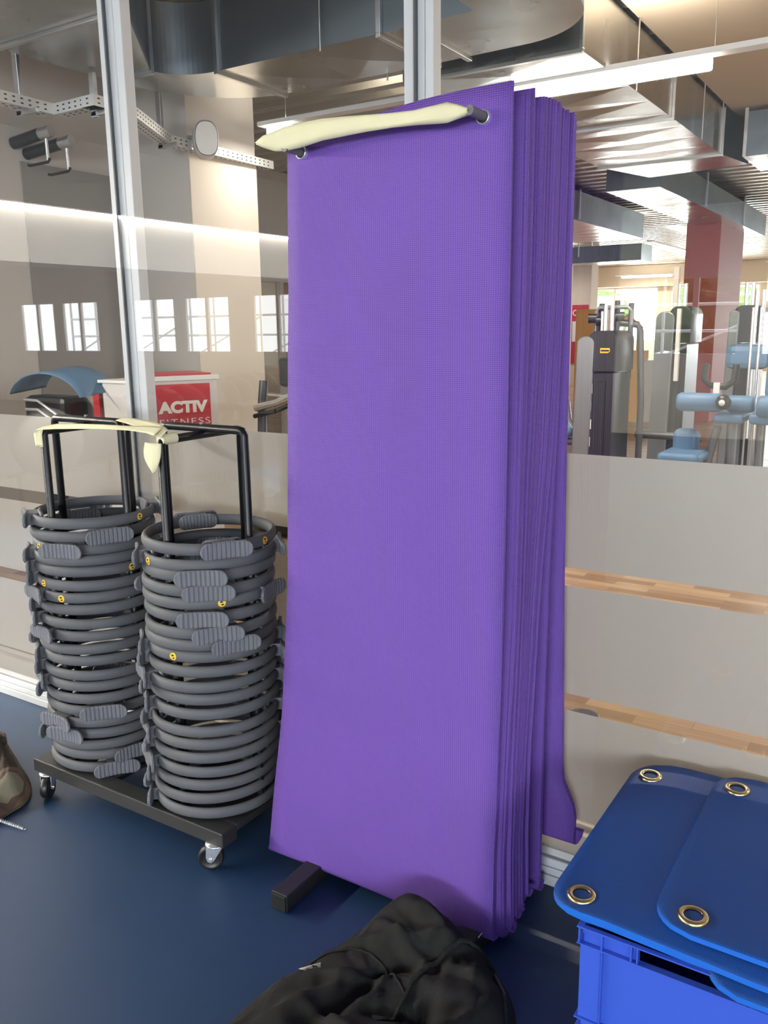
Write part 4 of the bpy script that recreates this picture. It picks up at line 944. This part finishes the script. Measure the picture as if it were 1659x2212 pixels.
# --- weight machines
def tower(x, y, w, d, h, label, emblem=True, shell_w=.13, rz=0):
    t = thing('weight_machine', (x, y, 0), label, 'weight machine')
    def arch(x0, x1, z1, rad):
        pts = [(x0, 0), (x1, 0)]; n = 8
        pts += [(x1-rad+rad*math.cos(PI/2*k/n), z1-rad+rad*math.sin(PI/2*k/n)) for k in range(n+1)]
        pts += [(x0+rad+rad*math.cos(PI/2+PI/2*k/n), z1-rad+rad*math.sin(PI/2+PI/2*k/n)) for k in range(n+1)]
        return pts
    M = Matrix.Translation((x, y, 0)) @ Matrix.Rotation(rz, 4, 'Z')
    s = MB().prism(arch(-w/2, -w/2+shell_w, h, shell_w*.42), lambda a, b: (a+.03*(b/h)**2, -.02, b), lambda a, b: (a+.03*(b/h)**2, d+.03, b), True); s.xf(M).obj('shell', MAT['greymachine'], t, bevel=.01)
    b_ = MB().box(-w/2+shell_w+.012, w/2, 0, d, .03, h-.26); b_.box(-w/2+shell_w+.03, w/2-.05, -.006, 0, .1, h-.32); b_.xf(M).obj('weight_housing', MAT['black'], t, bevel=.008)
    c = MB().prism(arch(-w/2+shell_w-.02, w/2+.03, h+.04, .07), lambda a, b: (a, -.015, max(b, h-.25)), lambda a, b: (a, d*.9, max(b, h-.25)), True); c.xf(M).obj('top_cover', MAT['black'], t, bevel=.006)
    for k in (0, 1): MB().cyl((w/2-.07-.05*k, d*.35, h), (w/2-.07-.05*k, d*.35, h+.22), .017, 12).xf(M).obj('guide_rod', MAT['chrome'], t)
    sl = MB().box(w/2-.085, w/2-.06, -.008, -.001, .2, h-.38); sl.xf(M).obj('weight_slot', MAT['hole'], t)
    for k in range(5): MB().box(w/2-.155, w/2-.150+.004*(k % 2), -.009, -.0065, .62+.13*k, .69+.13*k).xf(M).obj('marking', MAT['paper'], t)
    if emblem:
        e = MB().prism([(-.035, -.018), (.02, -.018), (.035, -.008), (.035, .018), (-.035, .018)], lambda a, b: (w/2-.06+a, -.016, h-.10+b), lambda a, b: (w/2-.06+a, -.020, h-.10+b)); e.xf(M).obj('emblem', MAT['sticker'], t)
        MB().box(w/2-.09, w/2-.03, -.0215, -.0202, h-.106, h-.094).xf(M).obj('emblem_lettering', MAT['black'], t)
    return t, M
t, M = tower(-2.125, 6.15, .30, .42, 1.42, 'grey and black weight machine standing just right of the purple mats')
for (a, b_) in (((-2.21, 6.55, 1.1), (-2.21, 6.55, 1.66)), ((-2.09, 6.55, 1.1), (-2.09, 6.55, 1.68)), ((-2.0, 6.6, 1.1), (-2.0, 6.6, 1.66))):
    MB().tube([a, b_], .020, 10).obj('frame_tube', MAT['darkgrey'], t)
MB().tube([(-2.24, 6.52, 1.25), (-2.24, 6.52, 1.60), (-2.22, 6.52, 1.63), (-2.0, 6.52, 1.63), (-1.97, 6.52, 1.60), (-1.97, 6.52, 1.5)], .016, 10).obj('handle_frame', MAT['greymachine'], t)
MB().box(-2.18, -2.13, 6.45, 6.47, 1.1, 1.60).obj('white_plate', MAT['white'], t)
for (x, z) in ((-2.26, 1.55), (-2.20, 1.53), (-2.05, 1.56), (-2.24, 1.33)): MB().cyl((x-.03, 6.48, z), (x+.03, 6.50, z), .035, 16).obj('pulley', MAT['black'], t)
MB().tube([(-2.12, 6.6, 1.52), (-1.95, 6.62, 1.50), (-1.93, 6.62, 1.45), (-1.90, 6.62, .9), (-1.90, 6.62, .30), (-1.90, 6.62, .0)], .026, 12).obj('frame_tube', MAT['darkgrey'], t)
MB().tube([(-1.95, 6.7, .66), (-1.45, 6.7, .66)], .030, 10).obj('base_bar', MAT['darkgrey'], t)
MB().tube([(-2.42, 6.3, .95), (-2.36, 6.25, .93), (-2.33, 6.22, .80), (-2.27, 6.2, .74)], .030, 12).obj('swing_arm', MAT['greymachine'], t)
MB().lathe([(0, -.05), (.04, -.03), (.045, .02), (.02, .05), (0, .055)], (-2.31, 6.2, .72)).obj('knob', MAT['bluepad'], t)
for z in (.64, .52): MB().cyl((-2.55, 6.2, z), (-2.26, 6.2, z), .028, 12).obj('cross_tube', MAT['darkgrey'], t)
t, M = tower(-1.86, 7.2, .28, .40, 1.60, 'middle weight machine, tall and dark, left of the red column', False, .15)
MB().box(-1.80, -1.77, 7.15, 7.19, 1.05, 1.62).obj('white_plate', MAT['white'], t)
MB().box(-1.88, -1.84, 7.3, 7.35, 1.6, 1.95).obj('mast', MAT['creamwall'], t)
t, M = tower(-1.36, 7.4, .24, .40, 1.60, 'right weight machine with a grey cowl, in front of the red column', False, .08)
MB().cyl((-1.24, 7.3, .6), (-1.24, 7.3, 1.75), .014, 10).obj('chrome_post', MAT['chrome'], t); MB().cyl((-1.19, 7.3, .6), (-1.19, 7.3, 1.75), .014, 10).obj('chrome_post', MAT['chrome'], t)
MB().box(-1.42, -1.10, 7.15, 7.28, 1.15, 1.34).obj('shoulder_pad', MAT['bluepad'], t, bevel=.05)
# bench machine with blue rollers
bm_ = thing('bench_machine', (-1.25, 6.1, 0), 'exercise bench with steel-blue roller pads at the right edge', 'exercise bench')
def roller(x0, x1, y, z, r):
    pr = [(0, 0), (r*.8, 0), (r, .02), (r, (x1-x0)-.02), (r*.8, x1-x0), (0, x1-x0)]
    return MB().lathe(pr, (x0, y, z), Matrix.Rotation(PI/2, 4, 'Y'), 24).obj('roller_pad', MAT['bluepad'], bm_)
roller(-1.46, -1.17, 5.95, .99, .062); roller(-1.15, -.98, 5.98, .985, .055); roller(-.95, -.60, 5.9, .98, .07)
def cushion(x0, x1, y0, y1, z0, z1, b=.03): return MB().box(x0, x1, y0, y1, z0, z1).obj('cushion', MAT['bluepad'], bm_, bevel=b, seg=4)
cushion(-1.22, -1.03, 5.9, 6.25, .86, .92, .025); cushion(-1.0, -.6, 5.9, 6.3, .86, .93, .025); cushion(-1.50, -1.33, 6.0, 6.12, .60, .80, .05); cushion(-1.52, -1.25, 5.7, 6.05, .60, .67, .03); cushion(-.93, -.55, 5.95, 6.1, 1.0, 1.26, .06)
MB().tube([(-1.30, 6.1, .2), (-1.27, 6.1, .6), (-1.22, 6.08, .82)], .030, 12).obj('frame_tube', MAT['greymachine'], bm_)
MB().tube([(-1.12, 6.1, 0), (-1.12, 6.1, .85)], .045, 12).obj('frame_tube', MAT['greymachine'], bm_)
MB().tube([(-.95, 6.1, 0), (-.95, 6.1, .86)], .03, 12).obj('frame_tube', MAT['greymachine'], bm_)
MB().tube([(-1.30, 6.0, 1.24), (-1.31, 6.0, 1.14), (-1.27, 6.0, 1.10), (-1.17, 6.0, 1.09), (-1.12, 6.0, 1.13), (-1.11, 6.0, 1.24)], .022, 10).obj('handlebar', MAT['black'], bm_)
MB().lathe([(0, 0), (.045, 0), (.05, .02), (.04, .05), (0, .055)], (-1.155, 5.90, 1.0), Matrix.Rotation(PI/2, 4, 'X'), 24).obj('pivot_hub', MAT['black'], bm_)
MB().lathe([(0, 0), (.018, 0), (.02, .008), (0, .012)], (-1.155, 5.845, 1.0), Matrix.Rotation(PI/2, 4, 'X'), 20).obj('hub_cap', MAT['white'], bm_)
MB().box(-1.24, -1.20, 5.96, 5.98, 1.03, 1.12).obj('white_bracket', MAT['white'], bm_, bevel=.004)
for x in (-1.06, -1.01, -.8): MB().cyl((x, 6.15, .2), (x, 6.15, 1.6), .009, 8).obj('guide_rod', MAT['chrome'], bm_)
MB().box(-1.5, -.5, 5.7, 6.4, 0, .08).obj('base', MAT['darkgrey'], bm_, bevel=.02)
# --- yellow counter, red notice board
yc = thing('yellow_counter', (-4.15, 13.6, 0), 'yellow-orange counter panel far behind, between two weight machines', 'counter')
MB().box(-4.50, -3.90, 13.5, 13.9, 0, 1.10).obj('front_panel', MAT['yellow'], yc, bevel=.01)
MB().box(-3.895, -3.60, 13.5, 13.9, 0, .95).obj('side_panel', MAT['cardboard'], yc, bevel=.01)
MB().tube([(-4.4, 13.7, 1.1), (-4.4, 13.7, 1.45), (-4.2, 13.7, 1.62), (-4.0, 13.7, 1.45), (-4.0, 13.7, 1.1)], .05, 8).obj('orange_arch', MAT['orange'], yc)
MB().box(-5.05, -4.55, 13.7, 13.9, 0, 1.75).obj('orange_upright', MAT['yellow'], yc)
nb = thing('notice_board', (-8.0, 21.2, .7), 'dark red notice board with pinned sheets on the cream column', 'notice board')
MB().box(-7.91, -7.50, 21.17, 21.199, .55, 2.0).obj('board', MAT['signred'], nb)
MB().box(-7.89, -7.80, 21.16, 21.169, 1.1, 1.6).obj('sheet', MAT['paper'], nb); MB().box(-7.66, -7.54, 21.16, 21.169, 1.2, 1.6).obj('sheet', MAT['paper'], nb)
tt = text_mesh('ORM', .20, .002, .004); tt.xf(Matrix.Translation((-7.90, 21.165, 1.74)) @ Matrix.Rotation(PI/2, 4, 'X')).obj('lettering', MAT['paper'], nb)
# --- trees and roadside rail outside the far windows
def tree(x, y, h, r, label, seed, lm='leaf'):
    t = thing('tree', (x, y, -.1), label, 'tree', 'trees outside the far windows'); rnd = random.Random(seed); import bmesh
    bm = bmesh.new(); bmesh.ops.create_icosphere(bm, subdivisions=4, radius=1.0)
    for v in bm.verts:
        q = noise.noise(v.co*2.1+Vector((seed, 0, 0)))*.35+noise.noise(v.co*5+Vector((0, seed, 0)))*.22+noise.noise(v.co*12)*.10
        v.co *= 1+q
    m_ = MB(); m_.add([(x+v.co.x*r, y+v.co.y*r, h*.62+v.co.z*h*.42) for v in bm.verts], [[v.index for v in f.verts] for f in bm.faces], False); bm.free()
    m_.obj('foliage', MAT[lm], t); MB().cyl((x, y, -.1), (x, y, h*.4), .18, 10, .12).obj('trunk', MAT['bark'], t)
for k, (x, y, h, r) in enumerate(((-14.5, 42, 3.0, 1.5), (-11.0, 47, 3.4, 1.6), (-7.5, 42, 2.8, 1.4), (-3.4, 46, 3.3, 1.6), (.5, 41, 2.8, 1.3), (-20, 45, 3.6, 1.8))):
    tree(x, y, h, r, ['round tree outside the far window right of the mats', 'tall tree outside, left of the middle weight machine', 'tree outside directly behind the red column', 'tree outside the window right of the red column', 'small tree outside at the right frame edge', 'leftmost tree outside, hidden by the cream column'][k], k+3)
# --- exercise balls kept on a low rack in the studio (seen mirrored in the glass)
rk = thing('ball_rack', (-7.4, -3.2, 0), 'low black rack holding grey exercise balls, mirrored in the glass', 'rack')
P0, P1 = Vector((-8.7, -6.2, 0)), Vector((-6.1, -.2, 0)); dv = (P1-P0).normalized(); nv_ = Vector((-dv.y, dv.x, 0))
for s in (-.18, .18): MB().tube([P0+nv_*s+Vector((0, 0, .36)), P1+nv_*s+Vector((0, 0, .36))], .02, 10).obj('rail', MAT['blackmetal'], rk)
for k in range(5):
    for s in (-.18, .18): c = P0.lerp(P1, .02+.24*k)+nv_*s; MB().cyl(c, c+Vector((0, 0, .36)), .018, 10).obj('leg', MAT['blackmetal'], rk)
bme = MB().lathe([(.29*math.sin(PI*k/20), -.29*math.cos(PI*k/20)) for k in range(21)], (0, 0, 0), None, 36).mesh('ball', MAT['ballgrey'])
for k in range(11):
    c = P0.lerp(P1, (k+.5)/11); o = bpy.data.objects.new('exercise_ball', bme); COL.objects.link(o); o.location = (c.x, c.y, .60)
    tag(o, 'large dark grey exercise ball in the row mirrored in the glass', 'exercise ball', 'exercise balls on the studio rack')
# --- studio ceiling panels lamps (mirrored in the glass)
for k, (x, y) in enumerate(((-12.5, -4.5), (-8.6, -5.2))):
    h = thing('ceiling_panel_lamp', (x, y, 2.97), ['white ceiling panel lamp mirrored at the far left of the glass', 'white ceiling panel lamp mirrored in the glass beside the left mullion', 'ceiling panel lamp behind the camera, farther from the glass', 'ceiling panel lamp behind the camera, nearer the glass'][k], 'ceiling lamp')
    MB().box(x-.62, x+.62, y-.32, y+.32, 2.955, 2.999).obj('frame', MAT['lampwhite'], h)
    MB().box(x-.59, x+.59, y-.29, y+.29, 2.948, 2.9545).obj('diffuser', MAT['panel'], h)

# --- scaffolding and trees outside the rear windows (mirrored in the glass)
sc = thing('scaffolding', (-7, -9.4, -.1), 'pale steel scaffolding outside the studio windows, mirrored in the glass', 'scaffolding')
for k in range(12):
    x = -17+k*1.9
    for y in (-9.2, -9.9): MB().cyl((x, y, -.1), (x, y, 3.4), .024, 8).obj('standard', MAT['galvbright'], sc)
    if k < 11: MB().cyl((x, -9.2, .95), (x+1.9, -9.2, 1.75), .018, 8).obj('brace', MAT['galvbright'], sc)
for z in (.95, 1.40, 1.78): MB().cyl((-17, -9.2, z), (3.9, -9.2, z), .022, 8).obj('ledger', MAT['galvbright'], sc)
MB().box(-17, 3.9, -9.9, -9.25, .80, .86).obj('deck_board', MAT['cardboard'], sc)
hs = thing('house', (-9.5, -24, -.1), 'pale house block across the street, mirrored in the glass', 'house')
MB().box(-17, -8.5, -27, -22, -.1, 3.4).obj('wall', MAT['stone'], hs)
for k in range(5): MB().box(-16+k*1.5, -15.2+k*1.5, -21.99, -21.95, 1.4, 2.4).obj('window', MAT['darkwall'], hs)
for k, (x, y, h, r) in enumerate(((-5.5, -19, 3.4, 1.6), (-1.8, -20, 3.8, 1.7), (2.2, -18, 3.2, 1.5))):
    tree(x, y, h, r, ['left', 'middle', 'right'][k]+' one of three trees outside the studio windows, mirrored in the glass', 20+k, 'leafdark')

tag(MB().lathe([(0, 0.001), (.065, 0.001), (.065, .006), (.055, .010), (0, .010)], (-1.035, 3.03, 0)).obj('floor_socket', MAT['darkgrey']), 'round grey floor socket seen through the clear strip of the glass', 'socket')
